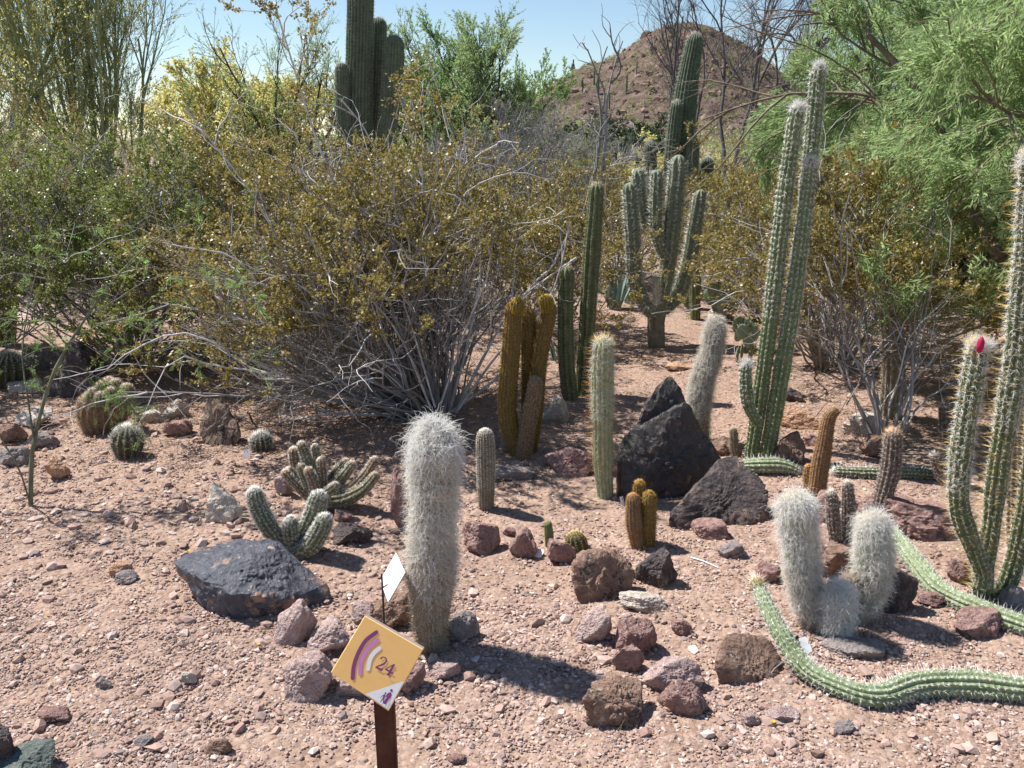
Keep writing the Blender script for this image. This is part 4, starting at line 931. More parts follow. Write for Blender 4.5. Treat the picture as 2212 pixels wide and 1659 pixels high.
def plant(name, label, cat, base, levels, bark, leafsets, group=None, dirs=None, sides=(6, 4, 3, 3), base_r=.08, extra=None, branch_name='branches', leaf_name='foliage', sd=1, clipz=.03, keep=None, leafz=None, exmat=None, bare=0, leafkeep=None, bound=None):
    """levels[0]: (count, (angle from vertical lo, hi), (L lo, hi), segs, wander, tropism, r0, r1)
       next: (count per parent, t0, t1, angle, (L lo, hi), segs, wander, tropism, r0, r1)"""
    seed(sd)
    n, an, LL, sg, wd, tp, r0, r1 = levels[0]
    az = RNG.random(n) * 6.283; el = RNG.uniform(an[0], an[1], n)
    D = np.stack([np.sin(el) * np.cos(az), np.sin(el) * np.sin(az), np.cos(el)], 1)
    if dirs is not None: D = unit(D + np.asarray(dirs) * RNG.uniform(.3, 1.2, (n, 1)))
    if keep is not None:
        D = D[keep(D)]; n = len(D)
    P0 = np.stack([D[:, 0], D[:, 1], D[:, 2] * 0], 1) * base_r * RNG.random((n, 1)) ** .5
    pts = grow(P0 - D * .03, D, RNG.uniform(*LL, n), sg, wd, tp)
    if extra is not None: 
        ex = np.stack([catmull(np.array(e[0]), sg + 1)[:, :3] for e in extra])
    mb = MB(); Ls = []; allp = []
    V, F = tubes(pts, taper(pts, np.full(len(pts), r0) * RNG.uniform(.6, 1.25, len(pts)), r1), sides[0]); mb.add(V, F)
    if extra is not None:
        V, F = tubes(ex, taper(ex, np.array([e[1] for e in extra]), r1 * 1.3), 6); xb = MB(); xb.add(V, F); pts = np.concatenate([pts, ex])
    allp.append(pts)
    tb = MB() if bare else mb
    for li, (k, t0, t1, ang, LL, sg, wd, tp, r0, r1) in enumerate(levels[1:]):
        P, D, t = kids(allp[-1], k, t0, t1, ang)
        pts = grow(P, D, RNG.uniform(*LL, len(P)) * (1.15 - .5 * t), sg, wd, tp)
        if bound is not None: pts = pts[bound(pts)]
        V, F = tubes(pts, taper(pts, np.full(len(pts), r0) * RNG.uniform(.6, 1.2, len(pts)), r1), sides[min(li + 1, 3)]); (tb if li else mb).add(V, F)
        allp.append(pts)
    V = np.concatenate(mb.V); 
    for v in mb.V: v[:, 2] = np.maximum(v[:, 2], -.05)
    root = empty(name, base, label, cat, group)
    mb.obj(branch_name, M[bark], root)
    if bare: tb.obj('twigs', M['twig_brown'], root)
    if extra is not None: xb.obj('main_stem', M[exmat or bark], root)
    if bare:
        st0 = RNG.bit_generator.state; P, D, t = kids(allp[0], bare, .25, .95, .7); bt = grow(P, D + np.array([0, 0, .1]), RNG.uniform(.25, .95, len(P)), 9, .24, -.02); bb = MB()
        if bound is not None: bt = bt[bound(bt)]
        V, F = tubes(bt, taper(bt, RNG.uniform(.0024, .0056, len(bt)), .0012), 5); bb.add(V, F); P, D, t = kids(bt, 3, .3, 1, .8); bt = grow(P, D, RNG.uniform(.06, .3, len(P)), 5, .25, 0.)
        V, F = tubes(bt, taper(bt, np.full(len(bt), .0018), .0008), 3); bb.add(V, F)
        for v in bb.V: v[:, 2] = np.maximum(v[:, 2], .01)
        bb.obj('bare_twigs', M['branch_pale'], root); RNG.bit_generator.state = st0
    for (lname, mt, lv, n, t0, t1, L, W, ang) in leafsets:
        lb = MB(); src = allp[lv]
        if isinstance(n, float): src = src[RNG.random(len(src)) < n]; n = 1
        if len(src) == 0: continue
        V, F = leaf_on(src, n, t0, t1, L, W, ang)
        q = V.reshape(-1, 4, 3); q = q[q[:, :, 2].min(1) > clipz]
        if leafz is not None: q = q[q[:, 0, 2] > leafz + .22 * noise3(q[:, 0] * 3.1, 7) + np.clip(.35 - .5 * np.hypot(q[:, 0, 0], q[:, 0, 1]), -.25, .3)]
        if leafkeep is not None: q = q[leafkeep(q[:, 0])]
        if bare: q = q[RNG.random(len(q)) < np.clip(.85 + 1.8 * noise3(q[:, 0] * 5.5, 31), .08, 1)]
        V = q.reshape(-1, 3); F = np.arange(len(V)).reshape(-1, 4)
        lb.add(V, F, True); lb.obj(lname, M[mt], root)
    return root
def at_ground(u, Y):
    p = AT(u, 800, Y); p[2] = float(ground_z(p[0], Y)[0]); return p

# ---- creosote shrubs
def creosote(label, base, n=70, h=(1.3, 2.0), lean=(0, 0, 0), an=(.1, 1.15), sd=1, mt='leaf_creo', dens=9, group='brown olive creosote shrubs', extra=None, r=.009, lv=(5, 5, 4), keep=None, leafz=.35, bare=2, bound=None):
    return plant('creosote_shrub', label, 'shrub', base,
        [(n, an, h, 11, .17, .045, r, .0028),
         (lv[0], .3, 1.0, .55, (.3, .7), 6, .16, .05, .004, .0015),
         (lv[1], .2, 1.0, .7, (.12, .3), 4, .18, .06, .0018, .0008),
         (lv[2], .25, 1.0, .8, (.05, .12), 2, .2, .05, .0009, .0005)],
        'twig_grey', [('foliage', mt, 3, dens + 8, .0, 1.0, (.011, .022), (.009, .016), .9), ('foliage', mt, 2, 14, .2, 1.0, (.010, .020), (.008, .015), .9)],
        group=group, dirs=lean, extra=extra, sd=sd, base_r=.24, sides=(6, 4, 3, 3), keep=keep, leafz=leafz, exmat='branch_pale', bare=bare, bound=bound)
gA = G(955, 900)
def ex(P, Y, r, dys=None):
    out = []
    for i, (u, v) in enumerate(P):
        q = AT(u, v, Y + (dys[i] if dys else 0)); out.append(np.append(q - gA, 1))
    return (out, r)
YA = gA[1]
exA = [ex([(990, 885), (1080, 760), (1160, 690), (1205, 600), (1230, 480)], YA - .15, .008, [0, -.1, -.1, -.1, -.1]), ex([(950, 880), (1010, 700), (1060, 560), (1010, 440), (930, 410)], YA - .3, .007), ex([(930, 880), (860, 720), (760, 610), (650, 560), (540, 590)], YA - .35, .007), ex([(940, 880), (900, 740), (870, 620), (930, 500), (1040, 470)], YA - .35, .006),
       ex([(985, 890), (1040, 780), (1105, 665), (1170, 610), (1245, 556)], YA, .012, [0, -.05, -.1, -.12, -.15]),
       ex([(1110, 665), (1165, 600), (1190, 580), (1208, 545), (1230, 500)], YA - .1, .007),
       ex([(930, 880), (860, 700), (770, 500), (690, 320), (595, 15)], YA, .012, [0, -.1, -.2, -.25, -.3]),
       ex([(900, 880), (780, 720), (640, 600), (560, 440), (400, 235)], YA, .008, [0, -.1, -.2, -.3, -.35]),
       ex([(910, 885), (820, 780), (700, 690), (590, 620), (450, 600)], YA, .010, [0, -.15, -.3, -.4, -.5]),
       ex([(920, 885), (760, 800), (640, 740), (520, 690), (330, 650)], YA, .010, [0, -.1, -.25, -.35, -.45]),
       ex([(900, 890), (800, 860), (720, 868), (660, 860), (612, 858)], YA, .012, [0, -.15, -.25, -.3, -.35]),
       ex([(905, 893), (800, 896), (720, 893), (640, 906), (600, 912)], YA, .013, [0, -.15, -.25, -.3, -.3]),
       ex([(970, 890), (1010, 740), (1040, 560), (1010, 400), (960, 240)], YA, .010, [0, 0, 0, .1, .1]),
       ex([(975, 890), (1090, 800), (1130, 700), (1190, 640), (1235, 560)], YA, .009, [0, .1, .2, .3, .4]),
       ex([(950, 890), (900, 700), (880, 500), (800, 300), (735, 212)], YA, .009, [0, 0, -.1, -.1, -.15]),
       ex([(960, 890), (980, 700), (930, 480), (900, 330), (860, 200)], YA, .009, [0, .1, .1, .2, .2])]
creosote('huge sprawling creosote shrub with bare grey stems fanning up from one foot in the centre', gA, n=165, h=(1.0, 1.75), lean=(-.45, .12, 0), an=(.12, 1.2), sd=3, extra=exA, lv=(5, 4, 4), dens=8, r=.010, keep=lambda D: (D[:, 0] < .22) & (D[:, 1] > -.5), leafz=.66, bare=3, bound=lambda q: q[:, :, 0].max(1) < .70)
creosote('creosote shrub behind and left of the huge sprawling one', at_ground(600, 6.3), n=60, h=(1.0, 1.7), lean=(-.15, -.1, 0), sd=5)
creosote('creosote shrub on the left with low hanging branches over the dark lava like boulder', at_ground(290, 6.0), n=60, h=(1.0, 1.75), lean=(-.1, -.15, 0), sd=6, mt='leaf_creo_green', leafz=.2)
creosote('leftmost creosote shrub beside the pale path', at_ground(-120, 5.6), n=50, h=(1.0, 1.75), lean=(.1, -.1, 0), sd=7, mt='leaf_creo_green')
creosote('creosote shrub at the back left in front of the yellow flowering trees', at_ground(120, 8.6), n=50, h=(1.3, 2.0), sd=8, dens=7)
creosote('creosote shrub in front of the foot of the huge saguaro', at_ground(830, 8.2), n=50, h=(.9, 1.4), sd=9, dens=7)
creosote('creosote shrub right behind the golden cluster and dark green columns', at_ground(1150, 7.0), n=42, h=(.8, 1.35), sd=10, dens=7)
creosote('right brown creosote shrub with bare stems visible at its foot', G(1925, 985), n=20, h=(.95, 1.4), lean=(.05, .3, 0), an=(.05, .85), sd=11, lv=(8, 6, 4), dens=9, keep=lambda D: (D[:, 0] > -.30) & (D[:, 0] < .28) & (D[:, 1] > -.1), leafz=.6)
creosote('creosote shrub between the branched cactus and the tall twin columns', at_ground(1640, 7.6), n=50, h=(.9, 1.7), sd=12)
creosote('creosote shrub behind the tall twin columns under the mesquite tree', at_ground(1800, 5.7), n=44, h=(.8, 1.45), an=(.05, .9), sd=13)
creosote('creosote shrub far back left of the branched cactus', at_ground(1330, 9.5), n=36, h=(.8, 1.4), sd=14, dens=6)

# ---- sapling at the left
gS = G(65, 1092)
def exs(P, r, dys):
    return ([np.append(AT(u, v, gS[1] + d) - gS, 1) for (u, v), d in zip(P, dys)], r)
def sapling():
    seed(31)
    root = empty('sapling', gS, 'thin leaning sapling with feathery green leaflets at the left', 'sapling')
    main = [exs([(66, 1096), (72, 960), (118, 800), (190, 680), (250, 600), (330, 520), (420, 470)], .0105, [0, .02, .08, .15, .22, .3, .4]),
            exs([(66, 1090), (40, 1010), (10, 960), (-20, 900), (-40, 820), (-60, 740), (-60, 660)], .004, [0, -.05, -.08, -.1, -.1, -.1, -.1]),
            exs([(75, 960), (60, 860), (48, 760), (66, 640), (90, 560), (140, 500), (200, 440)], .004, [0, .05, .1, .2, .2, .25, .3]),
            exs([(190, 680), (240, 655), (330, 600), (400, 600), (480, 612), (540, 640), (580, 652)], .0035, [.15, .15, .15, .12, .1, .05, 0]),
            exs([(140, 760), (110, 740), (60, 700), (10, 690), (-40, 700), (-80, 700), (-100, 710)], .0035, [.1, .1, .1, .1, .1, .1, .1]),
            exs([(118, 800), (160, 790), (200, 810), (240, 830), (260, 850), (280, 870), (300, 880)], .003, [.08, .08, .08, .08, .08, .08, .08]),
            exs([(150, 740), (220, 700), (300, 690), (380, 700), (450, 730), (500, 760), (540, 770)], .003, [.1, .1, .1, .1, .05, 0, 0])]
    pts = np.stack([catmull(np.array(e[0]), 13)[:, :3] for e in main])
    mb = MB(); V, F = tubes(pts, taper(pts, np.array([e[1] for e in main]), .0012), 6); mb.add(V, F)
    P, D, t = kids(pts, 16, .3, 1, .7); tw = grow(P, D, RNG.uniform(.08, .25, len(P)), 4, .2, .0)
    V, F = tubes(tw, taper(tw, np.full(len(tw), .0016), .0006), 3); mb.add(V, F)
    mb.obj('stem', M['twig_greygreen'], root)
    # compound leaves: a rachis with paired leaflets
    P, D, t = kids(tw, 5, .15, 1, .8); ra = grow(P, D, RNG.uniform(.03, .055, len(P)), 3, .15, -.1)
    R = np.repeat(ra, 14, 0); tt = np.tile(np.repeat(np.linspace(.1, .98, 7), 2), len(ra)); P, T = sample(R, tt)
    nn = np.repeat(rnd_unit(len(ra)) + np.array([0, 0, 1.5]), 14, 0); side = unit(np.cross(T, nn)) * np.tile([1, -1], len(P) // 2)[:, None]
    V, F = leaves(P, side + T * .3, RNG.uniform(.008, .013, len(P)), np.full(len(P), .0042), nn)
    lb = MB(); lb.add(V, F); V, F = tubes(ra, taper(ra, np.full(len(ra), .0006), .0004), 3); lb.add(V, F)
    lb.obj('foliage', M['leaf_green'], root)
sapling()

# ---- mesquite on the right
def mesquite(label, u, Y, sd, lk, n=9, bk=lambda D: D[:, 0] > -.62, s=1.):
    return plant('mesquite_tree', label, 'tree', at_ground(u, Y),
      [(n, (.15, .95), (2.0 * s, 3.2 * s), 8, .13, .02, .05, .018),
       (8, .2, 1.0, .8, (1.1 * s, 2.1 * s), 7, .14, -.04, .016, .006),
       (8, .15, 1.0, .7, (.6, 1.2), 6, .14, -.08, .009, .003),
       (8, .15, 1.0, .65, (.25, .55), 5, .12, -.10, .003, .0012)],
      'bark_light', [('foliage', 'leaf_mesq', 3, 130, .0, 1.0, (.035, .07), (.0065, .011), .5), ('foliage', 'leaf_mesq', 2, 80, .1, 1.0, (.035, .07), (.0065, .011), .5)],
      dirs=(-.18, -.22, 0), branch_name='trunk', leaf_name='crown', keep=bk, sd=sd, base_r=.2, sides=(10, 6, 5, 3), clipz=.6, leafkeep=lk, group='mesquite trees on the right')
mesquite('large feathery green mesquite tree filling the upper right corner', 2330, 5.6, 61, lambda p: p[:, 0] > -2.0 + .35 * noise3(p * 1.3, 3) + .25 * np.clip(p[:, 2] - 1.6, 0, 2))
mesquite('second feathery mesquite tree standing behind the front one', 2020, 9.8, 62, lambda p: p[:, 0] > -2.0 + .4 * noise3(p * 1.3, 4) + .2 * np.clip(p[:, 2] - 1.6, 0, 2), n=9)
# ---- trees behind
def ptree(name, label, u, Y, sd, h, bark, sets, an=(.05, .6), n=9, wand=.12, group=None, trop=.05, l1=(6, .15, 1., .5), k2=7, k3=6, r=.04, dirs=None, s=1.):
    return plant(name, label, 'tree', at_ground(u, Y),
      [(n, an, (h * .55, h * .8), 8, wand, trop, r, r * .35),
       (l1[0], l1[1], l1[2], l1[3], (h * .22, h * .4), 6, wand, trop, r * .4, r * .15),
       (k2, .15, 1., .5, (h * .09, h * .2), 5, wand, trop * .8, r * .16, r * .06),
       (k3, .1, 1., .5, (h * .04, h * .1), 3, wand, trop * .5, r * .08, r * .035)],
      bark, sets, group=group, branch_name='trunk', sd=sd, base_r=.15, sides=(7, 5, 3, 3), dirs=dirs)
ptree('palo_verde', 'broom like palo verde tree with upright green twigs in the upper left', 270, 13, 71, 5.2, 'twig_green',
      [('foliage', 'leaf_olive', 3, 5, .1, 1., (.04, .09), (.006, .012), .35), ('blossom', 'bloom_yellow', 3, 2, .3, 1., (.02, .045), (.015, .03), .9)], an=(.02, .5), n=12, wand=.07, trop=.10, k2=8, k3=5, l1=(7, .1, 1., .4))
ptree('palo_verde', 'palo verde tree thick with yellow flowers at the left picture edge', -10, 12, 72, 5.6, 'twig_green',
      [('foliage', 'leaf_olive', 3, 3, .1, 1., (.03, .07), (.006, .012), .5), ('blossom', 'bloom_yellow', 3, 7, .3, 1., (.02, .045), (.015, .035), .9)], an=(.05, .7), n=10, k2=8, k3=7)
ptree('palo_verde', 'low palo verde covered in yellow flowers right of the broom like one', 500, 18, 73, 3.5, 'twig_green',
      [('foliage', 'leaf_olive', 3, 3, .1, 1., (.04, .08), (.01, .016), .5), ('blossom', 'bloom_yellow', 3, 10, .2, 1., (.04, .07), (.025, .05), .9)], an=(.1, .9), n=12)
ptree('palo_verde', 'pale yellow flowering palo verde left of the huge saguaro', 600, 21, 74, 3.9, 'twig_green',
      [('foliage', 'leaf_olive', 3, 3, .1, 1., (.04, .08), (.01, .016), .5), ('blossom', 'bloom_yellow', 3, 11, .2, 1., (.04, .07), (.025, .05), .9)], an=(.1, .9), n=12)
ptree('desert_tree', 'airy green tree just left of the huge saguaro', 668, 17, 75, 4.3, 'twig_dark',
      [('foliage', 'leaf_mesq', 3, 14, .1, 1., (.035, .07), (.008, .014), .6)], an=(.1, .55), n=7, k2=5, k3=5)
ptree('desert_tree', 'bright green bushy tree right of the huge saguaro', 965, 19, 76, 4.3, 'twig_dark',
      [('foliage', 'leaf_green', 3, 22, .1, 1., (.04, .08), (.014, .024), .6)], an=(.1, 1.0), n=12, l1=(7, .15, 1., .6))
ptree('desert_tree', 'green tree with wispy upright twigs against the sky right of the bushy one', 1045, 18, 77, 4.3, 'twig_dark',
      [('foliage', 'leaf_mesq', 3, 18, .1, 1., (.04, .08), (.012, .02), .6)], an=(.1, .9), n=12)
ptree('dead_shrub', 'tangled grey leafless shrub behind the creosote left of the bare trunks', 1120, 10.5, 78, 2.35, 'twig_grey',
      [('foliage', 'leaf_grey', 3, 3, .2, 1., (.02, .04), (.004, .008), .6)], an=(.2, 1.25), n=22, wand=.2, r=.03, k2=8)
ptree('bare_tree', 'leafless dark tree with many thin branches in front of the hill', 1560, 21, 79, 7.2, 'bark_ash',
      [], an=(.1, .8), n=9, wand=.12, r=.055, trop=.05, k2=8, k3=7)
ptree('bare_tree', 'smaller leafless tree right of the bare trunks', 1440, 24, 80, 7.6, 'bark_ash', [], an=(.05, .5), n=4, wand=.12, r=.05, k2=7, k3=6)
# snag with two trunks
def snag():
    seed(81); Y = 9.; b = at_ground(1288, Y); root = empty('dead_tree', b, 'pair of thin bare grey trunks with short twigs rising over the slender dark column', 'dead tree')
    f = lambda P: [np.append(AT(u, v, Y) - b, 1) for u, v in P]
    E = [(f([(1286, 700), (1280, 520), (1278, 420), (1292, 330), (1300, 250), (1288, 180), (1312, 100)]), .035), (f([(1296, 700), (1296, 520), (1298, 400), (1308, 310), (1310, 230), (1322, 160), (1345, 88)]), .03),
         (f([(1300, 250), (1306, 200), (1290, 160), (1278, 130), (1270, 110), (1262, 100), (1258, 92)]), .012), (f([(1318, 180), (1330, 170), (1340, 150), (1338, 130), (1330, 110), (1322, 90), (1318, 60)]), .012),
         (f([(1308, 310), (1322, 290), (1330, 285), (1340, 270), (1350, 268), (1356, 262), (1362, 262)]), .008), (f([(1296, 300), (1285, 285), (1276, 270), (1272, 262), (1268, 258), (1262, 256), (1256, 258)]), .008)]
    pts = np.stack([catmull(np.array(e), 16)[:, :3] for e, r in E]); mb = MB(); V, F = tubes(pts, taper(pts, np.array([r for e, r in E]), .006), 7); mb.add(V, F)
    P, D, t = kids(pts, 5, .45, 1, .8); tw = grow(P, D, RNG.uniform(.12, .4, len(P)), 5, .3, .02); V, F = tubes(tw, taper(tw, np.full(len(tw), .006), .002), 4); mb.add(V, F)
    mb.obj('trunk', M['twig_grey'], root)
snag()
# mid distance shrubs, individually planted
def far_shrubs():
    kinds = [('leaf_olive', 'twig_dark'), ('leaf_grey', 'twig_grey'), ('leaf_green', 'twig_dark'), ('bloom_yellow', 'twig_green'), ('leaf_dark', 'twig_dark')]
    protos = {}
    spots = [(60, 16, 1.0, 0), (170, 19, 1.0, 2), (330, 17, .9, 1), (440, 15, .8, 0), (560, 14, .9, 2), (660, 19, 1.1, 0), (760, 22, 1.1, 1), (900, 24, 1.1, 2), (1010, 22, 1.0, 0), (1090, 26, 1.3, 2), (1150, 25, 1.25, 0),
             (1200, 16, .75, 1), (1250, 21, .9, 0), (1310, 15, .62, 0), (1350, 18, .6, 1), (1385, 24, 1.05, 3), (1420, 17, .55, 0), (1545, 24, 1.0, 3), (1600, 26, .95, 3), (1500, 15, .55, 1), (1580, 13, .6, 0), (1680, 18, .8, 2), (1760, 15, .8, 1), (1840, 14, .9, 0), (1960, 13, 1.0, 2), (2100, 12, 1., 0), (2230, 11, 1., 1), (1330, 42, 1.5, 4), (1355, 40, 1.0, 4), (-60, 10, .8, 0), (2010, 9.5, .7, 1), (1700, 11, .6, 0), (2120, 9, .6, 0), (1240, 34, 1.6, 1), (1640, 38, 1.2, 1), (1470, 33, .9, 0)]
    words = ['olive green shrub', 'grey green shrub', 'bright green shrub', 'yellow flowering shrub', 'dark green rounded tree']
    place = {60: 'behind the leftmost creosote', 170: 'below the palo verde at far left', 330: 'behind the broom like palo verde trunk', 440: 'left of the low flowering palo verde', 560: 'right of the low flowering palo verde', 660: 'behind the airy tree', 760: 'behind the huge saguaro trunk',
             900: 'under the bright green bushy tree', 1010: 'between two green trees', 1090: 'on the skyline right of the wispy tree', 1150: 'at the left foot of the hill', 1200: 'behind the tangled grey shrub', 1250: 'just left of the bare trunks', 1310: 'between the bare trunks and branched cactus', 1350: 'above the left arm of the branched cactus',
             1385: 'left of the leaning saguaro', 1420: 'behind the branched cactus trunk', 1545: 'under the bare tree', 1600: 'right of the bare tree foot', 1500: 'behind the leaning saguaro foot', 1580: 'behind the thin dark column', 1680: 'left of the tall twin columns', 1760: 'behind the tips of the tall twin columns',
             1840: 'far under the mesquite crown', 1960: 'behind the mesquite, left part', 2100: 'behind the mesquite trunk', 2230: 'behind the mesquite at the right edge', 1330: 'far off below the hill, the larger', 1355: 'far off below the hill, the smaller', -60: 'at the left picture edge beyond the path',
             2010: 'in the shade left of the mesquite trunk', 1700: 'low behind the tall twin columns', 2120: 'in the shade at the mesquite foot', 1240: 'at the hill foot behind the bare trunks', 1640: 'at the right hill foot', 1470: 'far behind the leaning saguaro'}
    for i, (u, Y, s, k) in enumerate(spots):
        lab = words[k] + ' ' + place[u]
        if k not in protos:
            lm, bk = kinds[k]
            o = plant('desert_shrub', lab, 'shrub', (0, 0, 0), [(26, (.1, 1.3), (.7, 1.5), 6, .15, .05, .014, .005), (6, .2, 1., .6, (.25, .6), 4, .16, .05, .006, .003), (6, .2, 1., .7, (.1, .25), 3, .18, .03, .003, .0015)],
                bk, [('foliage', lm, 2, 16 if k != 1 else 8, .05, 1., (.03, .06), (.014, .03), .8)], group='desert shrubs in the background', sd=200 + k, base_r=.2, sides=(5, 3, 3, 3))
            protos[k] = o
        else:
            o = copy_tree(protos[k]); o['label'] = lab
        p = at_ground(u, Y); o.location = tuple(p); z = s * (1.55 / 1.5) * (1 if k != 4 else 1.6)
        o.scale = (z * 1.25, z * 1.25, z); o.rotation_euler = (0, 0, i * 1.7)
far_shrubs()
def far_scrub():
    seed(91); mb = MB(); n = 1500
    y = 45 + 190 * RNG.random(n) ** 1.2; x = (RNG.random(n) * 2 - 1) * y * .8
    m = 80
    c = np.stack([x, y, ground_z(x, y)], 1); s = RNG.uniform(.5, 1.9, n)
    P = np.repeat(c, m, 0) + np.abs(unit(RNG.normal(size=(n * m, 3)))) ** 1 * np.where(RNG.random((n * m, 3)) < .5, 1, -1) * np.array([1, 1, 0]) * np.repeat(s, m)[:, None] * RNG.random((n * m, 1)) ** .4 * .9
    P[:, 2] += np.repeat(s, m) * RNG.random(n * m) * (1.1) * 1.2
    V, F = leaves(P, rnd_unit(n * m), RNG.uniform(.12, .3, n * m), RNG.uniform(.08, .2, n * m)); mb.add(V, F)
    tag(mb.obj('desert_scrub', M['leaf_olive']), 'far band of desert scrub below the hill', 'scrub', kind='stuff')
far_scrub()

# ---- hill
M['hillrock'] = mat('hill_rock', [(.075, .05, .04), (.125, .083, .065), (.175, .122, .098), (.23, .165, .135)], .18, .95, .9, .7, lo=.3, hi=.7, bdist=1.5, detail=12, patch=[((.10, .085, .05), .35, .55, .62), ((.30, .20, .17), .6, .60, .66), ((.05, .035, .035), .9, .62, .67)])
HU = [800, 1000, 1100, 1180, 1240, 1290, 1330, 1360, 1400, 1440, 1490, 1540, 1580, 1620, 1660, 1700, 1750, 1820, 1950, 2100, 2400]
HV = [300, 270, 232, 186, 152, 138, 122, 100, 72, 56, 52, 58, 76, 100, 128, 155, 180, 212, 250, 275, 300]
hx = np.array([AT(u, v, 330)[0] for u, v in zip(HU, HV)]); hz = np.array([AT(u, v, 330)[2] for u, v in zip(HU, HV)])
def hill_z(x, y):
    H = np.interp(x * 330 / y, hx, hz); t = np.clip((y - 225) / 105, 0, 1); b = np.clip((480 - y) / 150, 0, 1)
    f = (t ** 1.15) * (b ** .8)
    q = np.stack([x / 26, y / 26, y * 0], 1)
    z = H * f * (1 + .0 * x) + (fbm(q, 5, 77, .6) * 2.2 - 2.0 * np.abs(fbm(q * 1.7, 4, 41)) + .9 * np.abs(fbm(np.stack([x / 9, y / 9, H * f / 2.2], 1), 3, 43))) * np.clip(H * f / 9, 0, 1) * np.clip(1.6 - t, .35, 1)
    return np.where((t <= 0) | (b <= 0), -1.5, z - .8 * (t < .02))
def hill():
    x = np.arange(-90, 290, 1.3); y = np.arange(222, 482, 1.5); X, Y = np.meshgrid(x, y); Z = hill_z(X.ravel(), Y.ravel())
    nx, ny = len(x), len(y); i = (np.arange(ny - 1)[:, None] * nx + np.arange(nx - 1)[None]).ravel()
    mb = MB(); mb.add(np.stack([X.ravel(), Y.ravel(), Z], 1), np.stack([i, i + 1, i + 1 + nx, i + nx], 1))
    tag(mb.obj('hill', M['hillrock']), kind='structure')
    seed(95); n = 4200; hxr = RNG.uniform(-60, 230, n); hy = RNG.uniform(232, 335, n); z = hill_z(hxr, hy); k = z > .5; hxr, hy, z = hxr[k], hy[k], z[k]; n = len(z)
    m = 34; s = RNG.uniform(.35, 1.2, n)
    P = np.repeat(np.stack([hxr, hy, z], 1), m, 0) + RNG.normal(size=(n * m, 3)) * np.array([.5, .5, .0]) * np.repeat(s, m)[:, None]
    P[:, 2] += np.repeat(s, m) * RNG.random(n * m) * 1.1
    V, F = leaves(P, rnd_unit(n * m), RNG.uniform(.2, .5, n * m), RNG.uniform(.12, .3, n * m)); mb = MB(); mb.add(V, F)
    tag(mb.obj('hillside_scrub', M['leaf_olive']), 'low olive scrub dotted over the rocky hill', 'scrub', kind='stuff')
    # boulders on the hill
    n = 2600; bx = RNG.uniform(-60, 230, n); by = RNG.uniform(235, 335, n); z = hill_z(bx, by); k = z > 1; bx, by, z = bx[k], by[k], z[k]; n = len(z)
    V0, F0 = ICO[1]; s = .3 + 1.3 * RNG.random(n) ** 3
    Vv = V0[None] * (1 + .25 * RNG.normal(size=(n, len(V0), 1))) * s[:, None, None] + np.stack([bx, by, z], 1)[:, None]
    mb = MB(); mb.add(Vv.reshape(-1, 3), (F0[None] + (np.arange(n) * len(V0))[:, None, None]).reshape(-1, 3), False)
    tag(mb.obj('hillside_rubble', mat('rubble', [(.16, .095, .08), (.26, .17, .145)], .5, .95, 0, island=[(.12, .07, .06), (.22, .14, .12), (.34, .24, .21)])), 'loose boulders scattered over the rocky hill', 'rubble', kind='stuff')
hill()
# saguaros on the hill
def hill_saguaros():
    spots = [(1177, 175, 26, 1, 'far left on the skyline of the hill'), (1238, 152, 30, 3, 'with bunched arms standing on the hill skyline'), (1258, 200, 30, 2, 'lowest of the group on the left hill slope'), (1283, 190, 36, 0, 'left of a close pair on the hill slope'), (1292, 206, 44, 1, 'right of a close pair on the hill slope'),
             (1353, 205, 40, 0, 'behind the bare trunks on the hill'), (1316, 236, 34, 0, 'low on the hill slope behind the bare trunks'), (1408, 120, 26, 1, 'high on the left shoulder of the hill'), (1460, 92, 24, 0, 'close to the hill top'), (1600, 150, 30, 1, 'on the right hill slope behind the bare tree'), (1640, 290, 70, 1, 'at the right hill foot beside the path'), (1652, 260, 30, 0, 'thin one above the right hill foot'), (1700, 205, 30, 2, 'far right on the hill slope'), (1375, 160, 26, 0, 'on the left hill slope below the shoulder')]
    kinds = {}
    for i, (u, v, h, k, lb) in enumerate(spots):
        # distance: walk along the ray until it meets the hill
        d = ray(u, v); ys = np.arange(60, 335, .5); P = CAMP + d[None] * (ys / d[1])[:, None]
        z = np.where(P[:, 1] > 222, hill_z(P[:, 0], P[:, 1]), 0); w = np.where(P[:, 2] <= z)[0]; p = P[w[0]] if len(w) else P[-1]
        p[2] = max(float(hill_z(p[:1], p[1:2])[0]) if p[1] > 222 else 0, 0) - .2
        H = h * px(p) + .2
        if k not in kinds:
            seed(300 + k); root = empty('saguaro', p, 'x', 'cactus', 'saguaros on the hill')
            def st(pts, nm):
                s_ = Stem(np.array(pts), ribs=10, depth=.15, res=4, sd=k); mb = MB(); mb.add(s_.V, s_.F); mb.F.setdefault((3, True), []).append(s_.cap.astype(np.int32)); mb.obj(nm, M['saguaro'], root)
            st([(0, 0, 0, .045), (0, 0, .5, .055), (.01, 0, 1, .045)], 'trunk')
            arms = {0: [], 1: [(.10, .35, .7)], 2: [(.12, .35, .7), (-.12, .45, .85)], 3: [(.14, .2, .5), (-.14, .25, .5), (.09, .3, .7), (-.10, .4, .72)]}[k]
            for dx, z0, z1 in arms: st([(0, 0, z0, .03), (dx * .7, 0, z0, .035), (dx, 0, z0 + .1, .038), (dx, .02, z1, .032)], 'arm')
            kinds[k] = root; o = root
        else: o = copy_tree(kinds[k]); o.location = tuple(p)
        o.scale = (H, H, H); o.rotation_euler = (0, 0, i * .5); o['label'] = 'small distant saguaro ' + lb
hill_saguaros()

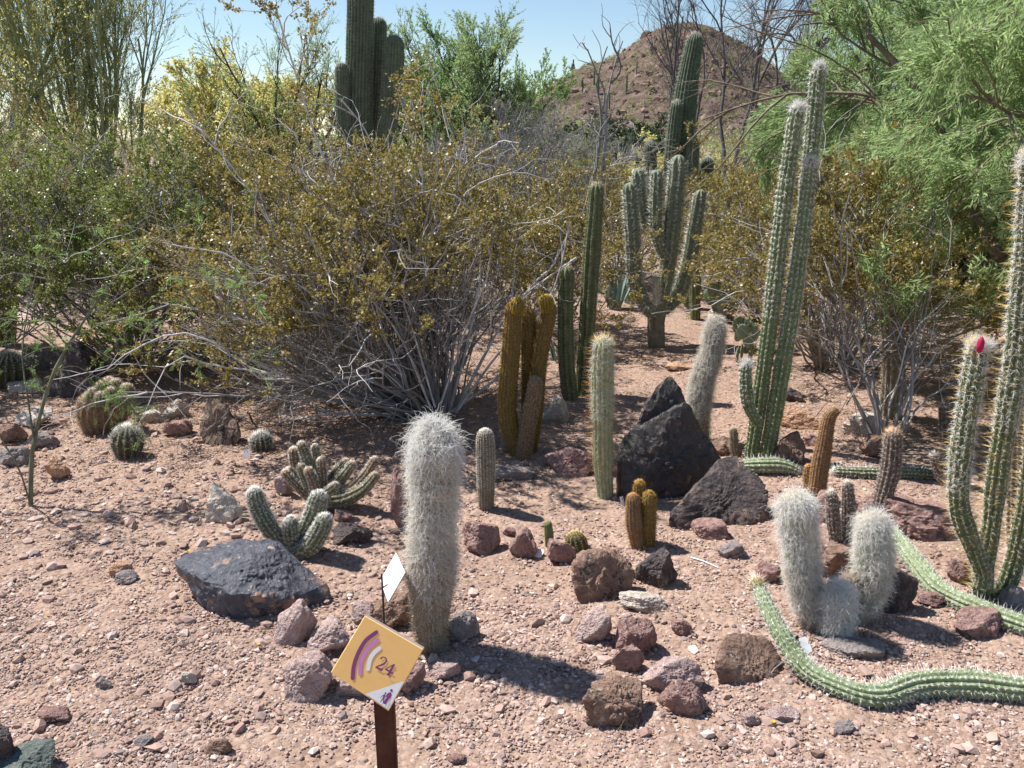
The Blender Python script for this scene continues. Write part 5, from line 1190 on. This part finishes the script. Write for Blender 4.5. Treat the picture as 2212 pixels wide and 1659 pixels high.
# ---- path and low wall
M['concrete'] = mat('pale_path', [(.42, .31, .26), (.5, .38, .32)], 3, .9, .2, 40)
def strip(name, P, w, z, mt, thick=.02):
    P = catmull(np.array([[*p, 0] for p in P]), 60)[:, :3]; T = unit(np.gradient(P, axis=0)); S = np.stack([-T[:, 1], T[:, 0], T[:, 0] * 0], 1)
    a, b = P + S * w / 2, P - S * w / 2
    for q in (a, b): q[:, 2] = ground_z(q[:, 0], q[:, 1]) + z
    a2, b2 = a.copy(), b.copy(); a2[:, 2] -= .08; b2[:, 2] -= .08
    V = np.concatenate([a, b, a2, b2]); n = len(P); i = np.arange(n - 1)
    F = np.concatenate([np.stack([i, i + 1, n + i + 1, n + i], 1), np.stack([i, 2 * n + i, 2 * n + i + 1, i + 1], 1), np.stack([n + i, n + i + 1, 3 * n + i + 1, 3 * n + i], 1)])
    mb = MB(); mb.add(V, F, False); return tag(mb.obj(name, mt), kind='structure')
a0, a1 = G(-60, 668), G(62, 672)
strip('path', [(-9, 7.1, 0), (-5, 7.4, 0), (a1[0] - .3, 8.0, 0), (a1[0] - .2, 9.4, 0), (-6, 12, 0), (-9, 16, 0)], 1.25, .02, M['concrete'])
strip('far_path', [(-10, 36, 0), (8, 40, 0), (16, 44, 0), (34, 52, 0)], 3, .02, M['concrete'])
def wall():
    M['stucco'] = mat('pink_stucco', [(.33, .23, .19), (.4, .28, .24)], 2, .9, .2, 20)
    p, q = AT(1340, 312, 44), AT(1392, 312, 44); h = AT(1360, 300, 44)[2]
    bm = bmesh.new(); bmesh.ops.create_cube(bm, size=1); bmesh.ops.bevel(bm, geom=bm.edges[:], offset=.03, segments=2)
    me = bpy.data.meshes.new('low_wall'); bm.to_mesh(me); bm.free(); me.materials.append(M['stucco']); o = bpy.data.objects.new('low_wall', me); SC.collection.objects.link(o)
    o.scale = (q[0] - p[0], .4, h + .2); o.location = ((p[0] + q[0]) / 2, 44, h / 2 - .1); tag(o, 'low pink stucco wall far below the hill', 'wall')
wall()

# ---- prickly pears and blades
M['pad'] = mat('prickly_pear_pad', [(.13, .19, .12), (.19, .25, .17), (.26, .31, .23)], 14, .7, .2, 60)
def prickly(label, u, v, sizes, sd, Y=None, w=1.):
    seed(sd); g = G(u, v) if Y is None else at_ground(u, Y); root = empty('prickly_pear', g, label, 'cactus')
    Vs, Fs = ICO[3]; sp = MB()
    for (du, dv, s, tilt, face) in sizes:
        s_ = s * px(g); c = np.array([du * px(g), RNG.uniform(-.05, .05), dv * px(g)])
        V = Vs * np.array([s_ * .42, s_ * .09, s_ * .55]); V[:, 0] *= (1 - .22 * (-V[:, 2] / (s_ * .55)))
        ca, sa = math.cos(tilt), math.sin(tilt); V = np.stack([V[:, 0] * ca + V[:, 2] * sa, V[:, 1], -V[:, 0] * sa + V[:, 2] * ca], 1)
        ca, sa = math.cos(face), math.sin(face); V = np.stack([V[:, 0] * ca - V[:, 1] * sa, V[:, 0] * sa + V[:, 1] * ca, V[:, 2]], 1) + c
        mb = MB(); mb.add(V, Fs); o = mb.obj('pad', M['pad'], root)
        idx = RNG.choice(len(V), 40); a, b = spikes(V[idx] , V[idx] - c + RNG.normal(size=(40, 3)) * .01, np.full(40, .02), .0012); sp.add(a, b)
    sp.obj('spines', M['sp_yellow'], root)
def padset(n, spread, h, s): return [(RNG.uniform(-spread, spread), RNG.uniform(s * .3, h), s * RNG.uniform(.75, 1.15), RNG.uniform(-.5, .5), RNG.uniform(-1.2, 1.2)) for _ in range(n)]
seed(5)
prickly('low grey green prickly pear under the branches of the creosote on the left', 440, 792, padset(22, 85, 44, 34), 501)
prickly('prickly pear patch right of the low grey green one under the huge creosote', 545, 800, padset(12, 40, 36, 30), 502)
prickly('tall pale prickly pear behind the thin dark column', 1560, 690, padset(14, 34, 80, 38), 503)
prickly('small grey prickly pear between the leaning woolly cactus and the tall twin columns', 1606, 782, padset(12, 20, 82, 32), 504)
prickly('prickly pear just right of the branched cactus trunk', 1480, 668, padset(10, 26, 60, 36), 505)
def agave(label, u, v, n, h, sd):
    seed(sd); g = G(u, v); root = empty('agave', g, label, 'agave'); mb = MB()
    for i in range(n):
        a = RNG.random() * 6.283; t = RNG.uniform(.05, .45); L = h * px(g) * RNG.uniform(.7, 1.1); D = np.array([math.cos(a) * math.sin(t), math.sin(a) * math.sin(t), math.cos(t)])
        W = L * .1; S = unit(np.cross(D, [0, 0, 1.]) + 1e-6); U = np.cross(S, D); P = []
        for q in np.linspace(0, 1, 6):
            w = W * (1 - q ** 2.2) * (.7 + .5 * q) * .5 + .001; c = D * L * q + np.array([math.cos(a), math.sin(a), 0]) * (.05 + .12 * q * q * L); P += [c - S * w + U * w * .35, c - U * .004, c + S * w + U * w * .35]
        P = np.array(P); F = []
        for q in range(5):
            for e in (0, 1): F.append([q * 3 + e, q * 3 + e + 1, q * 3 + e + 4, q * 3 + e + 3])
        m2 = MB(); m2.add(P, np.array(F)); m2.obj('leaf', M['agave'], root)
M['agave'] = mat('blue_agave', [(.14, .22, .19), (.20, .29, .26), (.27, .35, .31)], 8, .6, .1)
agave('blue green sword leaved agave behind the slender dark column', 1328, 668, 22, 125, 511)
agave('second blue green agave left of the branched cactus', 1362, 655, 16, 90, 512)
agave('small agave behind the golden cluster', 1208, 778, 12, 60, 513)

# ------------------------------------------------------------------ signs
def plane_fit(corners, aspect, Y, face_up=True):
    """upright facing of a flat rectangle whose corners (TL,TR,BR,BL) are seen at these places"""
    rays = [ray(*c) for c in corners]; best = None
    c0 = sum(rays) / 4; C = CAMP + c0 * (Y / c0[1])
    for tl in np.radians(np.arange(5, 86, 2.0)):
        for az in np.radians(np.arange(-80, 81, 4.0)):
            n = np.array([math.sin(az) * math.cos(tl), -math.cos(az) * math.cos(tl), math.sin(tl)])
            Q = []
            for r_ in rays:
                den = r_ @ n
                if abs(den) < 1e-3: break
                Q.append(CAMP + r_ * (((C - CAMP) @ n) / den))
            if len(Q) < 4: continue
            a = Q[1] - Q[0]; b = Q[3] - Q[0]; a2 = Q[2] - Q[3]; b2 = Q[2] - Q[1]
            la, lb = np.linalg.norm(a + a2) / 2, np.linalg.norm(b + b2) / 2
            e = (la / lb / aspect - 1) ** 2 + ((a + a2) @ (b + b2) / 4 / la / lb) ** 2 * 2 + (np.linalg.norm(a - a2) / la) ** 2
            if best is None or e < best[0]: best = (e, n, C)
    return best
def on_plane(u, v, n, C, lift=0.):
    d = ray(u, v); return CAMP + d * (((C + n * lift - CAMP) @ n) / (d @ n))
def flatmat(name, c, rough=.45, spec=.4): return mat(name, [tuple(x * .96 for x in c), c, tuple(min(1, x * 1.03) for x in c)], 40, rough, 0, spec=spec)
M['sg_orange'] = flatmat('orange_enamel', (.95, .57, .20), .6, .3); M['sg_white'] = flatmat('white_enamel', (.88, .87, .87)); M['sg_purple'] = flatmat('purple_ink', (.25, .05, .20)); M['sg_pink'] = flatmat('pink_ink', (.66, .24, .56))
M['sg_edge'] = flatmat('grey_board_edge', (.33, .27, .25), .8, .2); M['post'] = mat('rusty_brown_post', [(.045, .018, .012), (.08, .03, .02), (.12, .05, .03)], 20, .75, .3, 90)
M['black'] = flatmat('black_metal', (.03, .025, .025), .5); M['ink'] = flatmat('grey_ink', (.25, .25, .28), .8)
def board(corners, n, thick, mtf, mte, name, parent, off):
    q = np.array(corners); c = q.mean(0); o = [c + (x - c) for x in q]; ins = [c + (x - c) * .985 for x in q]
    V = np.array(ins + [x - n * .0015 for x in o] + [x - n * thick for x in o]) - off
    mb = MB(); mb.add(V, np.array([[3, 2, 1, 0]]), False)
    F = []
    for i in range(4):
        j = (i + 1) % 4; F += [[i, j, 4 + j, 4 + i]]
    mb.add(V, np.array(F), False); o1 = mb.obj(name, M[mtf], parent)
    m2 = MB(); V2 = np.array([x - n * .0016 for x in o] + [x - n * thick for x in o]) - off
    m2.add(V2, np.array([[0, 1, 5, 4], [1, 2, 6, 5], [2, 3, 7, 6], [3, 0, 4, 7], [4, 5, 6, 7]]), False); m2.obj('edge', M[mte], o1)
    return o1
def stroke(P, W, caps=True):
    """flat ribbon with round ends: points and faces"""
    P = np.array(P, float); W = np.broadcast_to(np.asarray(W, float), (len(P),)); T = unit(np.gradient(P, axis=0)); S = np.stack([-T[:, 1], T[:, 0]], 1)
    n = len(P); V = list(P + S * W[:, None] / 2) + list(P - S * W[:, None] / 2); F = [[i, i + 1, n + i + 1, n + i] for i in range(n - 1)]
    if caps:
        a = np.linspace(0, math.pi, 9)[1:-1]; k = len(V); V += [P[-1] + W[-1] / 2 * (S[-1] * math.cos(t) + T[-1] * math.sin(t)) for t in a]; F.append([n - 1] + list(range(k, k + 7)) + [2 * n - 1])
        k = len(V); V += [P[0] + W[0] / 2 * (-S[0] * math.cos(t) - T[0] * math.sin(t)) for t in a]; F.append([n] + list(range(k, k + 7)) + [0])
    return V, F
def smooth2(P, n=20): return catmull(np.array([[*p, 0, 0] for p in P], float), n)[:, :2]
def sign24():
    Z = lambda x, y: ((1250 + x / 2.212) * .553, (2100 + y / 2.212) * .553)
    cor = [Z(387, 675), Z(890, 965), Z(590, 1500), Z(92, 1165)]
    e, n, C = plane_fit(cor, 1.0, 1.42)
    q = [on_plane(*c, n, C) for c in cor]
    pb = on_plane(*Z(517, 1450), n, C); base = np.array([pb[0] + .004, pb[1] + .03, 0.]); base[2] = float(ground_z(base[0], base[1])[0])
    root = empty('number_sign', base, 'tilted orange square sign with the number 24 on a brown post', 'sign')
    th = .017
    p_ = board(q, n, th, 'sg_orange', 'sg_edge', 'panel', root, base)
    def shape(name, poly, mt, lift):
        if isinstance(poly, tuple): poly, FF = poly
        else: FF = [list(range(len(poly)))]
        V = np.array([on_plane(*Z(*p), n, C, lift) for p in poly]) - base
        bm = bmesh.new(); vs = [bm.verts.new(v) for v in V]
        for f_ in FF: bm.faces.new([vs[i_] for i_ in f_])
        bmesh.ops.triangulate(bm, faces=bm.faces[:]); me = bpy.data.meshes.new(name); bm.to_mesh(me); bm.free(); me.materials.append(M[mt])
        o = bpy.data.objects.new(name, me); SC.collection.objects.link(o); o.parent = p_; return o
    shape('white_corner', [(393, 1349), (728, 1237), (592, 1487)], 'sg_white', .0006)
    shape('outer_arc', stroke(smooth2([(487, 818), (395, 890), (330, 1000), (292, 1110), (282, 1215)]), 34), 'sg_purple', .0006)
    shape('middle_arc', stroke(smooth2([(499, 887), (430, 940), (378, 1020), (350, 1100), (347, 1176)]), 34), 'sg_pink', .0006)
    shape('inner_arc', stroke(smooth2([(512, 957), (462, 1002), (430, 1060), (415, 1134)]), 36), 'sg_white', .0006)
    # numerals: local frame along the writing
    o0 = np.array([476, 1122.]); ex_ = np.array([.83, .53]); ey = np.array([.47, -.88])
    g = lambda pts: [tuple(o0 + ex_ * x + ey * y) for x, y in pts]
    two = smooth2([(8, 88), (14, 108), (34, 118), (56, 108), (60, 84), (46, 56), (24, 30), (4, 8)], 26)
    wd = np.interp(np.linspace(0, 1, 26), [0, .15, .4, .6, 1], [16, 8, 12, 18, 7])
    st2 = stroke(two, wd, False); shape('numeral', (g(st2[0]), st2[1]), 'sg_purple', .0006); shape('numeral', g([(0, 0), (66, 0), (72, 28), (64, 28), (56, 16), (6, 16)]), 'sg_purple', .0009)
    x0 = 80
    shape('numeral', g([(x0 + 44, 0), (x0 + 64, 0), (x0 + 64, 114), (x0 + 52, 114), (x0 + 44, 100)]), 'sg_purple', .0006)
    shape('numeral', g([(x0, 30), (x0 + 84, 30), (x0 + 84, 44), (x0 + 10, 44)]), 'sg_purple', .0009); shape('numeral', g([(x0, 30), (x0 + 14, 38), (x0 + 58, 108), (x0 + 52, 114)]), 'sg_purple', .0012)
    shape('numeral', g([(x0 + 32, 0), (x0 + 76, 0), (x0 + 76, 8), (x0 + 32, 8)]), 'sg_purple', .0015)
    circ = lambda x, y, r: [(x + r * math.cos(t), y + r * math.sin(t)) for t in np.linspace(0, 6.283, 15)[:-1]]
    shape('pictogram', circ(617, 1321, 12), 'sg_purple', .0009)
    shape('pictogram', stroke([(602, 1352), (590, 1378), (580, 1398)], [30, 28, 24], True), 'sg_purple', .0009)
    shape('pictogram', stroke([(574, 1392), (562, 1414), (552, 1436)], 12, False), 'sg_purple', .0012); shape('pictogram', stroke([(586, 1394), (578, 1412), (562, 1440)], 12, False), 'sg_purple', .0015)
    shape('pictogram', stroke([(610, 1344), (616, 1362), (604, 1390)], 7), 'sg_purple', .0018); shape('pictogram', stroke([(592, 1344), (576, 1366), (566, 1378)], 7), 'sg_purple', .0018)
    shape('pictogram', circ(566, 1345, 8), 'sg_purple', .0009); shape('pictogram', stroke([(556, 1362), (548, 1388)], [17, 14]), 'sg_purple', .0009)
    shape('pictogram', stroke([(546, 1386), (524, 1418)], 8), 'sg_purple', .0012); shape('pictogram', stroke([(550, 1388), (546, 1424)], 8), 'sg_purple', .0015); shape('pictogram', stroke([(550, 1362), (532, 1372), (524, 1386)], 5), 'sg_purple', .0018)
    # post: steel angle section under the panel
    top = pb - n * (th + .004); r = .0195; up = np.array([0, 0, 1.])
    bm = bmesh.new(); bmesh.ops.create_cube(bm, size=1); bmesh.ops.bevel(bm, geom=[e_ for e_ in bm.edges if abs(e_.verts[0].co.z - e_.verts[1].co.z) > .5], offset=.12, segments=3, affect='EDGES')
    # shear the top of the post to the slope of the panel
    h0 = -.15; ctr = base + np.array([0, .0, 0])
    for v in bm.verts:
        x, y = v.co.x * 2 * r, v.co.y * 2 * r * .6
        if v.co.z > 0:
            wx = ctr + np.array([x, y, 0]); d_ = ((C - n * (th + .001) - wx) @ n) / n[2]; z = wx[2] + d_ - base[2]
        else: z = h0
        v.co = (x, y, z)
    me = bpy.data.meshes.new('post'); bm.to_mesh(me); bm.free(); me.materials.append(M['post']); o = bpy.data.objects.new('post', me); SC.collection.objects.link(o); o.parent = root
    return e, n
print('SIGN', sign24())
def label_sign():
    cor = [(855, 1193.6), (874.8, 1237), (838, 1301), (821, 1253.7)]
    e, n, C = plane_fit(cor, 1.25, G(826, 1400)[1] - .02)
    q = [on_plane(*c, n, C) for c in cor]
    base = np.array([AT(826, 1290, C[1])[0], C[1] + .012, 0]); base[2] = float(ground_z(base[0], base[1])[0])
    root = empty('plant_label', base, 'white plant name label on a thin black stake by the white woolly column', 'sign')
    p_ = board(q, n, .003, 'sg_white', 'black', 'plate', root, base)
    ax = unit(q[1] - q[0]); ay = unit(np.cross(n, ax)); W = np.linalg.norm(q[1] - q[0]); H = np.linalg.norm(q[3] - q[0])
    def text(s, size, y, m):
        cu = bpy.data.curves.new('writing', 'FONT'); cu.body = s; cu.size = size; cu.align_x = 'CENTER'
        t = bpy.data.objects.new('tmp', cu); SC.collection.objects.link(t); bpy.context.view_layer.update()
        me = bpy.data.meshes.new_from_object(t); bpy.data.objects.remove(t)
        me.materials.clear(); me.materials.append(M[m]); o = bpy.data.objects.new('writing', me); SC.collection.objects.link(o); o.parent = p_
        c = q[0] + ax * W / 2 - ay * H * y + n * .0006 - base
        o.matrix_local = Matrix(((ax[0], ay[0], n[0], c[0]), (ax[1], ay[1], n[1], c[1]), (ax[2], ay[2], n[2], c[2]), (0, 0, 0, 1)))
        if me.vertices:
            w = max(v.co.x for v in me.vertices) - min(v.co.x for v in me.vertices)
            k = min(1, W * .88 / w); me.transform(Matrix.Scale(k, 4))
    text('Old Man of the Andes', H * .12, .18, 'ink')
    for y, wd in ((.28, .9),):
        c = q[0] + ax * W * .5 - ay * H * y + n * .0006; a = ax * W * wd / 2; b = ay * .0006
        mb = MB(); mb.add(np.array([c - a - b, c + a - b, c + a + b, c - a + b]) - base, np.array([[0, 1, 2, 3]]), False); mb.obj('rule', M['ink'], p_)
    P = np.array([[0, 0, -.1], [0, 0, .05], [0, -.002, C[2] - base[2] - .03], [0, -.006, C[2] - base[2] + .005]])[None]
    V, F = tubes(P, np.full((1, 4), .0035), 6); mb = MB(); mb.add(V, F); mb.obj('stake', M['black'], root)
    return e, n
print('LABEL', label_sign())
def plant_tag(u, v, w, h, label, tilt=.9, rz=0., lying=False):
    g = G(u, v); s = px(g); root = empty('plant_tag', g, label, 'tag'); W, H = w * s, h * s * (1 if not lying else 2.)
    th = np.linspace(0, math.pi / 2, 5); r = W * .2; pts = []
    for cx, cy, a0 in ((W / 2 - r, H - r, 0), (-W / 2 + r, H - r, math.pi / 2), (-W / 2 + r, r, math.pi), (W / 2 - r, r, 1.5 * math.pi)):
        pts += [(cx + r * math.cos(a0 + t), cy + r * math.sin(a0 + t)) for t in th]
    bm = bmesh.new(); vs = [bm.verts.new((x, 0, y)) for x, y in pts]; f = bm.faces.new(vs); ex2 = bmesh.ops.extrude_face_region(bm, geom=[f]); bmesh.ops.translate(bm, verts=[e_ for e_ in ex2['geom'] if isinstance(e_, bmesh.types.BMVert)], vec=(0, .0012, 0)); bmesh.ops.recalc_face_normals(bm, faces=bm.faces)
    me = bpy.data.meshes.new('plate'); bm.to_mesh(me); bm.free(); me.materials.append(M['sg_white']); o = bpy.data.objects.new('plate', me); SC.collection.objects.link(o); o.parent = root
    R = Matrix.Rotation(rz, 4, 'Z') @ Matrix.Rotation(-tilt, 4, 'X'); o.matrix_local = Matrix.Translation((0, 0, .004)) @ R
    a = np.linspace(0, math.pi, 8); P = np.stack([W * .22 * np.cos(a), np.full(8, -.003), H * .75 + H * .45 * np.sin(a)], 1)[None]
    V, F = tubes(P, np.full((1, 8), .0008), 5); mb = MB(); mb.add(V, F); w_ = mb.obj('wire_loop', M['black'], root); w_.matrix_local = o.matrix_local
plant_tag(533, 990, 14, 18, 'small white plant tag standing in front of the small barrel cactus', .35)
plant_tag(1748, 1412, 22, 34, 'white plant tag lying beside the front creeping cactus', .8, .45)
plant_tag(1158, 1205, 22, 22, 'metal plant tag leaning on the faceted maroon rock', 1.1, -.5)
plant_tag(1346, 1092, 10, 18, 'tiny white tag left of the short golden trio', .3, .8)

# ---- small litter
def litter():
    seed(401); n = 5200; y = 1.4 + 5.5 * RNG.random(n) ** 1.1; x = (RNG.random(n) * 2 - 1) * (y * .7 + .4)
    z = ground_z(x, y) + .005; P = np.stack([x, y, z], 1); D = RNG.normal(size=(n, 3)) * np.array([1, 1, .12])
    V, F = hairs(P, D, RNG.uniform(.015, .07, n), RNG.uniform(.0004, .0009, n), 4, .25, 0); V[:, 2] = np.maximum(V[:, 2], ground_z(V[:, 0], V[:, 1]) + .002)
    mb = MB(); mb.add(V, F); tag(mb.obj('dry_litter', M['straw']), 'dry straw and twig bits on the gravel', 'litter', kind='stuff')
    n = 26000; cc = np.array([(gA[0] - .5, gA[1] - .1, 1.1, .6), (gA[0] - .9, gA[1] - .6, 1., .5), (-2.0, 4.6, .9, .5), (-2.8, 5.6, .9, .6), (1.9, 4.4, .6, .4), (.6, 5.6, 1., .6)])[RNG.integers(0, 6, n)]; P = np.stack([cc[:, 0] + RNG.normal(size=n) * cc[:, 2], cc[:, 1] + RNG.normal(size=n) * cc[:, 3], np.zeros(n)], 1); P[:, 2] = ground_z(P[:, 0], P[:, 1]) + .012
    V, F = leaves(P, RNG.normal(size=(n, 3)) * np.array([1, 1, .25]), RNG.uniform(.008, .022, n), RNG.uniform(.003, .007, n), np.tile([[0, .2, 1.]], (n, 1)) + RNG.normal(size=(n, 3)) * .3)
    mb = MB(); mb.add(V, F); tag(mb.obj('leaf_litter', M['sp_brown']), 'brown fallen leaves under the creosote shrubs', 'litter', kind='stuff')
litter()
def petals():
    for i, (u, v, lb) in enumerate([(102, 1324, 'yellow blossom lying on the lower left gravel'), (408, 1190, 'yellow blossom on the corner of the flat black boulder'), (558, 1392, 'yellow blossom left of the knobbly pink rock'), (745, 1028, 'yellow blossom right of the finger cactus'), (946, 1280, 'yellow blossom right of the white woolly column'), (1670, 1560, 'yellow blossom on the right front gravel')]):
        seed(600 + i); g = G(u, v, .012); n = 9; a = np.linspace(0, 6.283, n + 1)[:-1]; D = np.stack([np.cos(a), np.sin(a), np.full(n, .5)], 1)
        V, F = leaves(np.zeros((n, 3)), D, np.full(n, .008), np.full(n, .006), np.tile([[0, 0, 1.]], (n, 1))); mb = MB(); mb.add(V, F)
        o = mb.obj('fallen_blossom', M['petal'], loc=g); tag(o, lb, 'blossom')
M['petal'] = leafm('yellow_petal', [(.75, .42, .02), (.8, .5, .04)], .2)
petals()
def twig(label, path, r, mt='twig_grey'):
    P = np.array([G(u, v, l) for u, v, l in path]); c = P[0].copy(); pts = catmull(np.concatenate([P - c, P[:, :1] * 0], 1), 12)[None, :, :3]
    V, F = tubes(pts, taper(pts, np.array([r]), r * .5), 6); mb = MB(); mb.add(V, F); tag(mb.obj('twig', M[mt], loc=c), label, 'twig')
twig('pale forked twig leaning on the front creeping cactus', [(1660, 1470, .0), (1670, 1448, .015), (1690, 1430, .03), (1704, 1410, .06)], .002)
twig('bleached white stick on the gravel below the blocky boulder', [(1492, 1204, .006), (1520, 1212, .008), (1552, 1226, .006)], .003, 'sg_white')
twig('thin grey twig lying in the woolly column shadow', [(965, 1385, .006), (1010, 1415, .008), (1080, 1432, .008), (1150, 1440, .01), (1180, 1425, .02)], .0018)
twig('dead brown stem standing below the huge creosote', [(545, 912, 0), (541, 900, .05), (538, 895, .12), (534, 890, .18)], .006, 'twig_dark')
